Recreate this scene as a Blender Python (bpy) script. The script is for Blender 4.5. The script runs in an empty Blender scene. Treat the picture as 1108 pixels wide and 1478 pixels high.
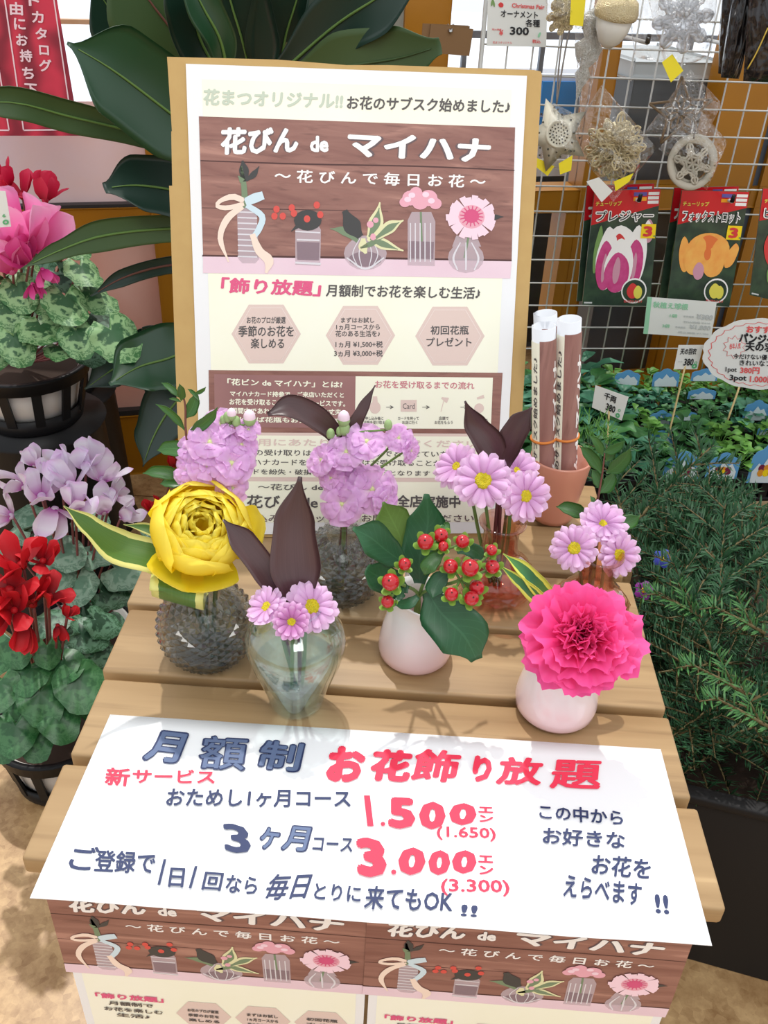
import bpy, bmesh, math, random
from mathutils import Vector as V, Matrix
from math import sin, cos, pi, radians as R
random.seed(7)
SC = bpy.context.scene
COL = SC.collection
# ------------------------------------------------------------ camera
FPX = 1300.0
CAM = Matrix(((.998, -.064, .022), (.054, .552, -.832), (.041, .832, .554)))
def _orth():
    z = V((CAM[0][2], CAM[1][2], CAM[2][2])).normalized()
    x = V((CAM[0][0], CAM[1][0], CAM[2][0])); x = (x - z * x.dot(z)).normalized()
    y = z.cross(x)
    return Matrix(((x[0], y[0], z[0]), (x[1], y[1], z[1]), (x[2], y[2], z[2])))
CAM = _orth()
CP = V((0, 0, 1.065))
cd = bpy.data.cameras.new('camera'); cam = bpy.data.objects.new('camera', cd); COL.objects.link(cam)
cam.matrix_world = Matrix.Translation(CP) @ CAM.to_4x4()
cd.sensor_fit = 'VERTICAL'; cd.sensor_height = 24; cd.lens = FPX / 1478 * 24; cd.clip_start = .02
SC.camera = cam
# ------------------------------------------------------------ light
SC.view_settings.view_transform = 'Standard'; SC.view_settings.look = 'None'
SC.view_settings.gamma = 1; SC.view_settings.use_curve_mapping = False
SC.view_settings.exposure = 0.0
SC.cycles.transparent_max_bounces = 40; SC.cycles.max_bounces = 12; SC.cycles.transmission_bounces = 12
SC.cycles.use_denoising = True; SC.cycles.caustics_refractive = False; SC.cycles.caustics_reflective = False
SC.cycles.sample_clamp_indirect = 6
W = bpy.data.worlds.new('world'); SC.world = W; W.use_nodes = True
bg = W.node_tree.nodes['Background']; bg.inputs[0].default_value = (.93, .965, 1, 1); bg.inputs[1].default_value = 1.08
def lamp(kind, name, loc, to, energy, color=(1, 1, 1), size=1):
    l = bpy.data.lights.new(name, kind); l.energy = energy; l.color = color
    if kind == 'AREA': l.size = size
    o = bpy.data.objects.new(name, l); COL.objects.link(o); o.location = loc
    o.rotation_euler = (V(to) - V(loc)).to_track_quat('-Z', 'Y').to_euler(); return o, l
o, l = lamp('SUN', 'sun', (-.25, 1.1, 2.3), (0, 0, 0), 2.3, (1, .97, .92)); l.angle = R(1.2)
lamp('AREA', 'fill_light', (.3, -.6, 2.6), (0, .8, .5), 16, (1, .98, .95), .8)  # added fill from the front and above, not a lamp of the shop
# ------------------------------------------------------------ pixel <-> world helpers (measuring the photograph)
def ray(px, py): return CAM @ V((px - 554, 739 - py, -FPX))
def onz(px, py, z): d = ray(px, py); return CP + d * ((z - CP[2]) / d[2])
def ony(px, py, Y): d = ray(px, py); return CP + d * ((Y - CP[1]) / d[1])
def onpl(px, py, P0, n): d = ray(px, py); return CP + d * (((V(P0) - CP).dot(n)) / d.dot(n))
FW = -V((CAM[0][2], CAM[1][2], CAM[2][2]))
def mpp(P): return (V(P) - CP).dot(FW) / FPX          # metres per pixel at P
# ------------------------------------------------------------ materials
def newmat(name):
    m = bpy.data.materials.new(name); m.use_nodes = True
    return m, m.node_tree.nodes, m.node_tree.links, m.node_tree.nodes['Principled BSDF']
def c4(c): return (c[0], c[1], c[2], 1)
def s2l(r, g, b):
    f = lambda v: (v / 255 / 12.92) if v / 255 <= .04045 else ((v / 255 + .055) / 1.055) ** 2.4
    return (f(r), f(g), f(b))
def mat(name, col, rough=.5, metal=0, trans=0, alpha=1, coat=0, ior=1.45, bump=None, emit=0, spec=None, noise=None):
    m, N, L, p = newmat(name)
    p.inputs['Base Color'].default_value = c4(col); p.inputs['Roughness'].default_value = rough
    p.inputs['Metallic'].default_value = metal; p.inputs['Transmission Weight'].default_value = trans
    p.inputs['Alpha'].default_value = alpha; p.inputs['Coat Weight'].default_value = coat; p.inputs['IOR'].default_value = ior
    if spec is not None: p.inputs['Specular IOR Level'].default_value = spec
    if emit:
        p.inputs['Emission Color'].default_value = c4(col); p.inputs['Emission Strength'].default_value = emit
    tc = N.new('ShaderNodeTexCoord')
    if noise:
        sc, c2, k = noise
        n = N.new('ShaderNodeTexNoise'); n.inputs['Scale'].default_value = sc; n.inputs['Detail'].default_value = 5
        L.new(tc.outputs['Object'], n.inputs['Vector'])
        r = N.new('ShaderNodeValToRGB'); r.color_ramp.elements[0].position = .5 - k; r.color_ramp.elements[1].position = .5 + k
        r.color_ramp.elements[0].color = c4(col); r.color_ramp.elements[1].color = c4(c2)
        L.new(n.outputs['Fac'], r.inputs[0]); L.new(r.outputs[0], p.inputs['Base Color'])
    if bump:
        n = N.new('ShaderNodeTexNoise'); n.inputs['Scale'].default_value = bump[0]
        L.new(tc.outputs['Object'], n.inputs['Vector'])
        b = N.new('ShaderNodeBump'); b.inputs['Strength'].default_value = bump[1]; b.inputs['Distance'].default_value = bump[2] if len(bump) > 2 else .002
        L.new(n.outputs['Fac'], b.inputs['Height']); L.new(b.outputs[0], p.inputs['Normal'])
    return m
def petal_mat(name, cols, transl=.3, rough=.6, veins=0, edge=None, streak=None, coat=0):
    """cols: colours from base (v=0) to tip (v=1); edge = (colour, width) margins across u; streak = (colour, amount) lengthwise veins; veins = side vein strength"""
    m, N, L, p = newmat(name)
    uv = N.new('ShaderNodeUVMap'); uv.uv_map = 'UVMap'
    sx = N.new('ShaderNodeSeparateXYZ'); L.new(uv.outputs[0], sx.inputs[0])
    r = N.new('ShaderNodeValToRGB'); els = r.color_ramp.elements
    while len(els) < len(cols): els.new(.5)
    for i, c in enumerate(cols): els[i].position = i / max(1, len(cols) - 1); els[i].color = c4(c)
    L.new(sx.outputs[1], r.inputs[0]); out = r.outputs[0]
    def math_(op, a, b=None, c=None):
        n = N.new('ShaderNodeMath'); n.operation = op
        for i, x in enumerate((a, b, c)):
            if x is None: continue
            if isinstance(x, (int, float)): n.inputs[i].default_value = x
            else: L.new(x, n.inputs[i])
        return n.outputs[0]
    def mix(fac, a, colr):
        n = N.new('ShaderNodeMix'); n.data_type = 'RGBA'
        L.new(fac, n.inputs[0]); L.new(a, n.inputs[6]); n.inputs[7].default_value = c4(colr); return n.outputs[2]
    du = math_('ABSOLUTE', math_('SUBTRACT', sx.outputs[0], .5))
    if streak:
        n = N.new('ShaderNodeTexNoise'); n.inputs['Scale'].default_value = 1; n.inputs['Detail'].default_value = 3
        cb = N.new('ShaderNodeCombineXYZ'); L.new(math_('MULTIPLY', sx.outputs[0], streak[2] if len(streak) > 2 else 26), cb.inputs[0]); L.new(math_('MULTIPLY', sx.outputs[1], 1.5), cb.inputs[1])
        L.new(cb.outputs[0], n.inputs['Vector'])
        f = math_('MULTIPLY', math_('GREATER_THAN', n.outputs['Fac'], .52) if streak[1] >= 1 else math_('SUBTRACT', n.outputs['Fac'], .3), streak[1])
        out = mix(f, out, streak[0])
    if veins:
        a = math_('SINE', math_('MULTIPLY', math_('SUBTRACT', sx.outputs[1], math_('MULTIPLY', du, .55)), 62))
        f = math_('MULTIPLY', math_('GREATER_THAN', a, .9), veins * .5)
        f2 = math_('MULTIPLY', math_('LESS_THAN', du, .022), veins)
        f = math_('MAXIMUM', f, f2)
        out = mix(f, out, tuple(min(1, x * 1.6 + .03) for x in cols[len(cols) // 2]))
    if edge:
        n = N.new('ShaderNodeTexNoise'); n.inputs['Scale'].default_value = 9
        L.new(uv.outputs[0], n.inputs['Vector'])
        f = math_('GREATER_THAN', math_('ADD', du, math_('MULTIPLY', math_('SUBTRACT', n.outputs['Fac'], .5), .1)), .5 - edge[1])
        out = mix(f, out, edge[0])
    L.new(out, p.inputs['Base Color']); p.inputs['Roughness'].default_value = rough; p.inputs['Coat Weight'].default_value = coat
    p.inputs['Coat Roughness'].default_value = .25
    if transl:
        t = N.new('ShaderNodeBsdfTranslucent'); L.new(out, t.inputs[0])
        ms = N.new('ShaderNodeMixShader'); ms.inputs[0].default_value = transl
        L.new(p.outputs[0], ms.inputs[1]); L.new(t.outputs[0], ms.inputs[2])
        L.new(ms.outputs[0], N['Material Output'].inputs[0])
    return m
def thin_glass(name, tint, dens=.25, gloss=.35, refr=0.0, rough=.03, bump=None):
    """clear thin material: transparent, tinted, with a fresnel gloss and an optional refracting share"""
    m, N, L, p = newmat(name); N.remove(p)
    t = N.new('ShaderNodeBsdfTransparent'); t.inputs[0].default_value = c4([1 - dens * (1 - x) for x in tint])
    g = N.new('ShaderNodeBsdfGlossy'); g.inputs['Roughness'].default_value = rough; g.inputs[0].default_value = (1, 1, 1, 1)
    lw = N.new('ShaderNodeLayerWeight'); lw.inputs[0].default_value = .5
    pw = N.new('ShaderNodeMath'); pw.operation = 'POWER'; pw.inputs[1].default_value = 3.4; L.new(lw.outputs['Facing'], pw.inputs[0])
    fq = N.new('ShaderNodeMath'); fq.operation = 'MULTIPLY_ADD'; fq.inputs[1].default_value = min(.85, gloss * 1.6); fq.inputs[2].default_value = gloss * .11; L.new(pw.outputs[0], fq.inputs[0])
    a = t.outputs[0]
    if refr:
        r = N.new('ShaderNodeBsdfRefraction'); r.inputs['IOR'].default_value = 1.35; r.inputs[0].default_value = c4(tint); r.inputs['Roughness'].default_value = .02
        mm = N.new('ShaderNodeMixShader'); mm.inputs[0].default_value = refr
        L.new(a, mm.inputs[1]); L.new(r.outputs[0], mm.inputs[2]); a = mm.outputs[0]
    ms = N.new('ShaderNodeMixShader'); L.new(fq.outputs[0], ms.inputs[0]); L.new(a, ms.inputs[1]); L.new(g.outputs[0], ms.inputs[2])
    L.new(ms.outputs[0], N['Material Output'].inputs[0])
    if bump:
        n = N.new('ShaderNodeTexNoise'); n.inputs['Scale'].default_value = bump[0]; n.inputs['Detail'].default_value = 3
        tc = N.new('ShaderNodeTexCoord'); L.new(tc.outputs['Object'], n.inputs['Vector'])
        b = N.new('ShaderNodeBump'); b.inputs['Strength'].default_value = bump[1]; b.inputs['Distance'].default_value = bump[2]
        L.new(n.outputs['Fac'], b.inputs['Height']); L.new(b.outputs[0], g.inputs['Normal']); L.new(b.outputs[0], lw.inputs['Normal'])
    return m
# ------------------------------------------------------------ mesh building
def thing(name, label, cat, loc=(0, 0, 0), group=None, rot=None):
    o = bpy.data.objects.new(name, None); COL.objects.link(o); o.location = loc; o.empty_display_size = .02
    if rot is not None: o.rotation_euler = rot
    tag(o, label, cat, group); return o
def tag(o, label, cat, group=None):
    o['label'] = label; o['category'] = cat
    if group: o['group'] = group
    return o
def mesh(verts, faces, m, uvs=None, smooth=True, name='mesh'):
    me = bpy.data.meshes.new(name); me.from_pydata([tuple(v) for v in verts], [], faces)
    if uvs:
        ul = me.uv_layers.new(name='UVMap')
        buf = [0.0] * (2 * len(me.loops))
        for i, lp in enumerate(me.loops):
            a = uvs[lp.vertex_index]; buf[2 * i] = a[0]; buf[2 * i + 1] = a[1]
        ul.data.foreach_set('uv', buf)
    if smooth: me.polygons.foreach_set('use_smooth', [True] * len(me.polygons))
    if m: me.materials.append(m)
    return me
def wloc(parent):
    l = V((0, 0, 0))
    while parent: l = l + parent.location; parent = parent.parent
    return l
def part(name, geo, m, parent=None, smooth=True, local=False, **props):
    """geo=(verts,faces[,uvs]) in world coordinates (or parent's when local) or a ready mesh; one object"""
    if isinstance(geo, bpy.types.Mesh): me = geo
    else:
        vs = geo[0]
        if parent is not None and not local:
            off = wloc(parent); vs = [V(v) - off for v in vs]
        me = mesh(vs, geo[1], m, geo[2] if len(geo) > 2 else None, smooth, name)
    o = bpy.data.objects.new(name, me); COL.objects.link(o); o.parent = parent
    for k, v in props.items(): o[k] = v
    return o
def join(*gs):
    vs, fs, us = [], [], []
    for g in gs:
        n = len(vs); vs += list(g[0]); fs += [tuple(i + n for i in f) for f in g[1]]
        us += list(g[2]) if len(g) > 2 and g[2] else [(0.5, 0.5)] * len(g[0])
    return vs, fs, us
def xf(g, M): return ([M @ V(v) for v in g[0]], g[1]) + tuple(g[2:])
def box(x0, x1, y0, y1, z0, z1, bev=0, seg=2):
    bm = bmesh.new(); bmesh.ops.create_cube(bm, size=1)
    for v in bm.verts: v.co = V(((x0 + x1) / 2 + v.co.x * (x1 - x0), (y0 + y1) / 2 + v.co.y * (y1 - y0), (z0 + z1) / 2 + v.co.z * (z1 - z0)))
    if bev: bmesh.ops.bevel(bm, geom=list(bm.edges), offset=bev, segments=seg, profile=.5, affect='EDGES')
    bm.verts.ensure_lookup_table(); bm.verts.index_update()
    g = ([v.co.copy() for v in bm.verts], [tuple(v.index for v in f.verts) for f in bm.faces]); bm.free(); return g
def lathe(prof, n=32, c=(0, 0, 0), wob=None):
    """prof = [(radius, z)]"""
    vs, fs, us = [], [], []
    m = len(prof)
    for i, (r, z) in enumerate(prof):
        for j in range(n):
            a = 2 * pi * j / n; rr = r * (wob(a, z) if wob else 1)
            vs.append(V((c[0] + rr * cos(a), c[1] + rr * sin(a), c[2] + z))); us.append((j / n, i / (m - 1)))
    for i in range(m - 1):
        for j in range(n):
            k = (j + 1) % n; fs.append((i * n + j, i * n + k, (i + 1) * n + k, (i + 1) * n + j))
    return vs, fs, us
def ball(c, r, n=16, sz=1): return lathe([(r * sin(pi * t / 10) + 1e-6, -r * sz * cos(pi * t / 10)) for t in range(11)], n, c)
def spline(P, n):
    P = [V(p) for p in P]
    if len(P) == 2: return [P[0].lerp(P[1], i / n) for i in range(n + 1)]
    Q = [P[0] * 2 - P[1]] + P + [P[-1] * 2 - P[-2]]
    out = []
    for i in range(n + 1):
        t = i / n * (len(P) - 1); k = min(int(t), len(P) - 2); u = t - k
        a, b, c, d = Q[k:k + 4]
        out.append(.5 * ((2 * b) + (c - a) * u + (2 * a - 5 * b + 4 * c - d) * u * u + (3 * b - a - 3 * c + d) * u ** 3))
    return out
def lerpl(L, t):
    x = t * (len(L) - 1); k = min(int(x), len(L) - 2); u = x - k; u = u * u * (3 - 2 * u); return L[k] * (1 - u) + L[k + 1] * u
def tube(P, r, n=8, seg=None, cap=True):
    pts = spline(P, seg or max(1, (len(P) - 1) * 5)) if (seg != 0) else [V(p) for p in P]
    vs, fs, us = [], [], []
    ref = None
    for i, p in enumerate(pts):
        T = (pts[min(i + 1, len(pts) - 1)] - pts[max(i - 1, 0)]).normalized()
        if ref is None: ref = V((0, 0, 1)) if abs(T.z) < .9 else V((1, 0, 0))
        S = T.cross(ref).normalized(); U = S.cross(T); ref = U
        rr = lerpl(r, i / (len(pts) - 1)) if isinstance(r, (list, tuple)) else r
        for j in range(n):
            a = 2 * pi * j / n; vs.append(p + S * rr * cos(a) + U * rr * sin(a)); us.append((j / n, i / (len(pts) - 1)))
    for i in range(len(pts) - 1):
        for j in range(n):
            k = (j + 1) % n; fs.append((i * n + j, i * n + k, (i + 1) * n + k, (i + 1) * n + j))
    if cap: fs.append(tuple(range(n - 1, -1, -1))); fs.append(tuple(range((len(pts) - 1) * n, len(pts) * n)))
    return vs, fs, us
def ribbon(P, widths, side=None, nv=6, nl=14, cup=0.0, twist=0.0, ruf=0.0, rfreq=3, smoothw=True, seed=0, tipround=False):
    """a blade along P with full widths (metres) lerped along it; side = function(tangent, point) or vector"""
    pts = spline(P, nl); vs, fs, us = [], [], []
    rnd = random.Random(seed); ph = rnd.random() * 6
    for i, p in enumerate(pts):
        t = i / nl; T = (pts[min(i + 1, nl)] - pts[max(i - 1, 0)]).normalized()
        s = side(T, p) if callable(side) else V(side); s = s - T * s.dot(T)
        if s.length < 1e-6: s = T.orthogonal()
        s.normalize(); n = s.cross(T)
        tw = lerpl(twist, t) if isinstance(twist, (list, tuple)) else twist
        if tw: q = Matrix.Rotation(tw, 3, T); s = q @ s; n = q @ n
        w = lerpl(widths, t) / 2 if smoothw else (lambda x: widths[min(int(x), len(widths) - 2)] * (1 - (x - min(int(x), len(widths) - 2))) + widths[min(int(x), len(widths) - 2) + 1] * (x - min(int(x), len(widths) - 2)))(t * (len(widths) - 1)) / 2
        if tipround and t > .8: w *= math.sqrt(max(0, 1 - ((t - .8) / .2) ** 2)) * .98 + .02
        for j in range(nv + 1):
            a = j / nv * 2 - 1
            off = n * (cup * w * (a * a) + ruf * w * t * sin(rfreq * a * 3 + ph + t * 3) * abs(a) ** .5)
            vs.append(p + s * (w * a) + off); us.append((j / nv, t))
    for i in range(nl):
        for j in range(nv):
            k = i * (nv + 1) + j; fs.append((k, k + 1, k + nv + 2, k + nv + 1))
    return vs, fs, us
def facing(T, p): return T.cross((CP - p).normalized())
def bladepx(pts, wpx, cup=.15, twist=0., **k):
    """pts = [(px,py,Y)] measured, widths in pixels there; blade turned towards the viewer, then twisted about its own length"""
    P = [ony(a, b, c) for a, b, c in pts]; w = [x * mpp(P[min(i, len(P) - 1)]) for i, x in enumerate(wpx)]
    if len(wpx) == 1: w = w * 2
    return ribbon(P, w, facing, cup=cup, twist=twist, **k)
def frame(o, ax, roll=0.):
    ax = V(ax).normalized(); x = (V((1, 0, 0)) if abs(ax.x) < .9 else V((0, 1, 0))).cross(ax).normalized(); y = ax.cross(x)
    M = Matrix(((x[0], y[0], ax[0], o[0]), (x[1], y[1], ax[1], o[1]), (x[2], y[2], ax[2], o[2]), (0, 0, 0, 1)))
    return M @ Matrix.Rotation(roll, 4, 'Z')
def solid(g, t):
    """give a thin sheet thickness t along its normals"""
    me = mesh(g[0], g[1], None); vn = [v.normal.copy() for v in me.vertices]
    bm = bmesh.new(); bm.from_mesh(me); edges = [tuple(v.index for v in e.verts) for e in bm.edges if len(e.link_faces) == 1]
    bm.free(); bpy.data.meshes.remove(me)
    n = len(g[0]); vs = list(g[0]) + [V(v) - vn[i] * t for i, v in enumerate(g[0])]
    fs = list(g[1]) + [tuple(i + n for i in reversed(f)) for f in g[1]] + [(a, b, b + n, a + n) for a, b in edges]
    us = (list(g[2]) * 2) if len(g) > 2 else [(.5, .5)] * (2 * n)
    return vs, fs, us
# ------------------------------------------------------------ lettering
_tc = {}
def glyphs(s, bold=0.0):
    k = (s, bold)
    if k in _tc: return _tc[k]
    cu = bpy.data.curves.new('t', 'FONT'); cu.body = s; cu.size = 1; cu.resolution_u = 2; cu.fill_mode = 'FRONT'
    if '\n' in s: cu.align_x = 'CENTER'; cu.space_line = 1.05
    ob = bpy.data.objects.new('t', cu); COL.objects.link(ob)
    me = bpy.data.meshes.new_from_object(ob.evaluated_get(bpy.context.evaluated_depsgraph_get()))
    vs = [(v.co.x, v.co.y) for v in me.vertices]; fs = [tuple(p.vertices) for p in me.polygons]
    bpy.data.objects.remove(ob); bpy.data.curves.remove(cu); bpy.data.meshes.remove(me)
    if bold:
        V2, F2 = [], []
        for q in range(8):
            a = q * pi / 4; n = len(V2); V2 += [(x + bold * cos(a), y + bold * sin(a), q * 9e-6) for x, y in vs]; F2 += [tuple(i + n for i in f) for f in fs]
        vs, fs = V2, F2
    x0 = min(v[0] for v in vs); x1 = max(v[0] for v in vs); y0 = min(v[1] for v in vs); y1 = max(v[1] for v in vs)
    _tc[k] = ([((v[0] - x0) / (x1 - x0), (v[1] - y0) / (y1 - y0), v[2] if len(v) > 2 else 0) for v in vs], fs); return _tc[k]
def fit(s, p0, p1, pt, bold=0.0):
    """text whose visible box has lower-left p0, lower-right p1, upper-left pt (any 2D/3D affine frame)"""
    vs, fs = glyphs(s, bold); p0, p1, pt = V(p0), V(p1), V(pt); a, b = p1 - p0, pt - p0
    n = a.cross(b).normalized()
    return [p0 + a * x + b * y + n * z for x, y, z in vs], fs
# ============================================================ SETTING
def struct(name, geo, m, parent=None, **k):
    o = part(name, geo, m, parent, smooth=False)
    if parent is None: o['kind'] = 'structure'
    return o
OCHRE = mat('ochre_paint', s2l(176, 116, 8), .42, noise=(3, s2l(138, 88, 6), .3))
m, N, L, p = newmat('floor_cork')
tc = N.new('ShaderNodeTexCoord'); n1 = N.new('ShaderNodeTexNoise'); n1.inputs['Scale'].default_value = 22; n1.inputs['Detail'].default_value = 6; n1.inputs['Roughness'].default_value = .7
n2 = N.new('ShaderNodeTexVoronoi'); n2.inputs['Scale'].default_value = 60
L.new(tc.outputs['Object'], n1.inputs['Vector']); L.new(n1.outputs['Color'], n2.inputs['Vector'])
mp = N.new('ShaderNodeMapping'); mp.inputs['Scale'].default_value = (1, 1, 1); L.new(tc.outputs['Object'], mp.inputs[0])
n3 = N.new('ShaderNodeTexVoronoi'); n3.inputs['Scale'].default_value = 110; n3.inputs['Randomness'].default_value = 1; L.new(mp.outputs[0], n3.inputs['Vector'])
r = N.new('ShaderNodeValToRGB'); e = r.color_ramp.elements; e[0].position = .3; e[0].color = c4(s2l(142, 104, 64)); e[1].position = .68; e[1].color = c4(s2l(206, 170, 122))
mx = N.new('ShaderNodeMath'); mx.operation = 'MULTIPLY_ADD'; mx.inputs[1].default_value = .86; L.new(n1.outputs['Fac'], mx.inputs[0])
m2 = N.new('ShaderNodeMath'); m2.operation = 'MULTIPLY'; m2.inputs[1].default_value = .13; sp = N.new('ShaderNodeSeparateXYZ'); L.new(n3.outputs['Color'], sp.inputs[0]); L.new(sp.outputs[0], m2.inputs[0])
L.new(m2.outputs[0], mx.inputs[2]); L.new(mx.outputs[0], r.inputs[0]); L.new(r.outputs[0], p.inputs['Base Color']); p.inputs['Roughness'].default_value = .35
FLOOR = m
fl = struct('floor', ([(-4, -3, 0), (4, -3, 0), (4, 3.2, 0), (-4, 3.2, 0)], [(0, 1, 2, 3)]), FLOOR)
seam = mat('floor_seam', s2l(110, 78, 48), .6)
for k, y in enumerate((-.35, .3, .95, 1.6)):
    struct('trim_%d' % (k + 1), box(-4, 4, y, y + .0025, -.002, .0006), seam)
# --- the back wall runs away to the right: local (s, z, d)
WA = R(16.5); WD = V((cos(WA), sin(WA), 0)); WN = V((sin(WA), -cos(WA), 0)); WO = V((-.70, 1.66, 0))
def wpt(s, z, d=0): return WO + WD * s + V((0, 0, z)) + WN * d
def wpx(px, py, d=0):
    P = onpl(px, py, WO + WN * d, WN); return ((P - WO).dot(WD), P.z)
def wbox(s0, s1, z0, z1, d0, d1, bev=0):
    g = box(s0, s1, z0, z1, d0, d1, bev); return [wpt(v.x, v.y, v.z) for v in g[0]], [tuple(reversed(f)) for f in g[1]]
sill = wpx(120, 598)[1]; b0 = wpx(150, 332)[1]; b1 = wpx(150, 300)[1]
rb0 = wpx(780, 306)[1]; rb1 = wpx(780, 274)[1]
pL0 = wpx(222, 345)[0]; pM0 = wpx(495, 30)[0]; pM1 = wpx(648, 30)[0]; pR0 = wpx(862, 100)[0]; pR1 = wpx(888, 100)[0]; pE0 = wpx(1012, 260)[0]; pE1 = pE0 + .12
q0 = wpx(802, 380)[0]; q1 = wpx(838, 380)[0]
film = mat('film_painted_reflection', s2l(226, 190, 178), .35, noise=(2.3, s2l(205, 120, 92), .22))  # frosted film; the pinkish blur of reflections is painted into its colour
film2 = mat('upper_film_painted_reflection', s2l(226, 216, 232), .3, noise=(2.2, s2l(236, 196, 176), .2))  # upper film, with its pale pink reflection also mixed into the colour
WGLASS = thin_glass('window_glass', (.9, .95, 1), .1, .08)
DARK = mat('dark_seal', (.02, .02, .02), .5)
struct('wall_back', wbox(-1.2, 2.4, 0, sill - .012, 0, -.06, .004), OCHRE)
struct('trim_5', wbox(-1.2, pL0, sill - .012, sill, -.002, -.05), DARK)
struct('trim_6', wbox(-1.2, pM0, b0, b1, .004, -.06, .003), OCHRE)
struct('trim_7', wbox(-1.2, pL0, b1, b1 + .006, .0, -.05), DARK)
struct('trim_8', wbox(pM1, 2.4, rb0, rb1, .006, -.06, .003), OCHRE)
for k, (a, b_) in enumerate(((pL0, pL0 + .16), (pM0, (pM0 + pM1) / 2 - .012), ((pM0 + pM1) / 2 + .012, pM1), (pR0, pR1), (pE0, pE1))):
    struct('trim_%d' % (k + 9), wbox(a, b_, sill - .012, 1.9, .008, -.055, .003), OCHRE)
struct('trim_14', wbox(q0, q1, sill - .012, rb0, .01, -.055, .003), OCHRE)
struct('trim_15', wbox((pM0 + pM1) / 2 - .012, (pM0 + pM1) / 2 + .012, sill, 1.9, .0, -.04, .003), mat('grey_pipe', s2l(150, 150, 140), .4))
struct('trim_16', wbox(pE1, pE1 + .02, sill, 1.9, .0, -.04), mat('blue_grey_seal', s2l(70, 78, 90), .5))
struct('trim_17', wbox(pE1 + .02, 2.4, sill, 1.9, .008, -.055, .003), OCHRE)
FT = wpx(150, 150)[1]
struct('window_1', wbox(-1.2, pL0, sill, b0, -.02, -.028), film)
struct('window_2', wbox(-1.2, pL0, b1, FT, -.02, -.028), film2)
struct('window_3', wbox(-1.2, pL0, FT, 1.9, -.02, -.026), WGLASS)
struct('window_4', wbox(pL0 + .16, pM0, sill, 1.9, -.02, -.026), WGLASS)
struct('window_5', wbox(pM1, pR0, rb1, 1.9, -.02, -.026), WGLASS)
struct('window_6', wbox(pR1, pE0, rb1, 1.9, -.02, -.026), WGLASS)
struct('window_7', wbox(pM1, q0, sill, rb0, -.02, -.026), WGLASS)
struct('window_8', wbox(q1, pE0, sill, rb0, -.02, -.026), WGLASS)
struct('trim_18', wbox(-1.2, pL0, wpx(100, 38)[1], wpx(100, 31)[1], -.03, -.05), mat('tan_bar', s2l(200, 160, 120), .5))
# beyond the glass
pave = struct('ground_outside', ([(-6, 2.0, -.02), (8, 2.0, -.02), (8, 14, -.02), (-6, 14, -.02)], [(0, 1, 2, 3)]), mat('pale_paving', s2l(215, 226, 242), .6, noise=(1.5, s2l(240, 244, 250), .3)))
t = thing('cabinet', 'dark grey metal cabinet standing behind the window glass, pale top edge', 'cabinet', wpt((pR1 + pE0) / 2, 0, -.25))
s0, _ = wpx(880, 300, -.1); s1, zt = wpx(1004, 112, -.1)
part('body', wbox(s0 + .0, s1 + .03, 0, zt, -.1, -.35, .006), mat('dark_grey_metal', s2l(70, 73, 76), .45), t, False)
part('top', wbox(s0 - .01, s1 + .04, zt, wpx(940, 88, -.1)[1], -.09, -.36, .006), mat('pale_grey_laminate', s2l(176, 182, 184), .4), t, False, label='pale grey top')
t = thing('cabinet', 'low charcoal counter behind the lower window pane, back of the tulip packets', 'cabinet', wpt((q1 + pE0) / 2, 0, -.45))
part('body', wbox(q1 + .02, pE0 + .6, 0, rb0 + .0, -.56, -.86, .01), mat('charcoal_board', s2l(58, 60, 62), .6), t, False)
t = thing('advertising_board', 'white board with blue printed blocks beyond the window, top right of the paper sign', 'sign', wpt(*wpx(800, 290, -.5)[:1], 0, -.5))
a0, z0 = wpx(745, 255, -.5); a1, z1 = wpx(842, 108, -.5)
part('board', wbox(a0, a1 + .02, z0, z1, -.5, -.52), mat('white_board', s2l(225, 232, 240), .4), t, False)
for (x0, y0, x1, y1) in ((770, 170, 832, 205), (778, 118, 836, 165)):
    u0, v0 = wpx(x0, y1, -.49); u1, v1 = wpx(x1, y0, -.49); part('printed_block', wbox(u0, u1, v0, v1, -.49, -.5), mat('sign_blue', s2l(60, 150, 232), .5), t, False)
part('leg', wbox(a0, a0 + .015, 0, z0, -.5, -.52), DARK, t, False); part('leg', wbox(a1, a1 + .015, 0, z0, -.5, -.52), DARK, t, False)
t = thing('street_railing', 'grey metal railing outside the window above the kraft board', 'railing', wpt(1.0, 0, -1.2))
RM = mat('rail_metal', s2l(120, 128, 138), .4, .5)
for z in (.55, .75): part('rail', wbox(.3, 2.4, z, z + .02, -1.2, -1.22), RM, t, False)
for k in range(8): part('post', wbox(.4 + k * .26, .415 + k * .26, -.02, .75, -1.2, -1.215), RM, t, False)
t = thing('sales_counter', 'white and pale blue counter beyond the glass, left of the advertising board', 'counter', wpt(1.1, 0, -2.2))
part('body', wbox(.6, 2.6, -.02, .5, -2.2, -2.7), mat('pale_blue_panel', s2l(190, 212, 240), .5), t, False)
part('top', wbox(.55, 2.65, .5, .54, -2.15, -2.75), mat('white_top', s2l(240, 244, 250), .4), t, False)
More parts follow.
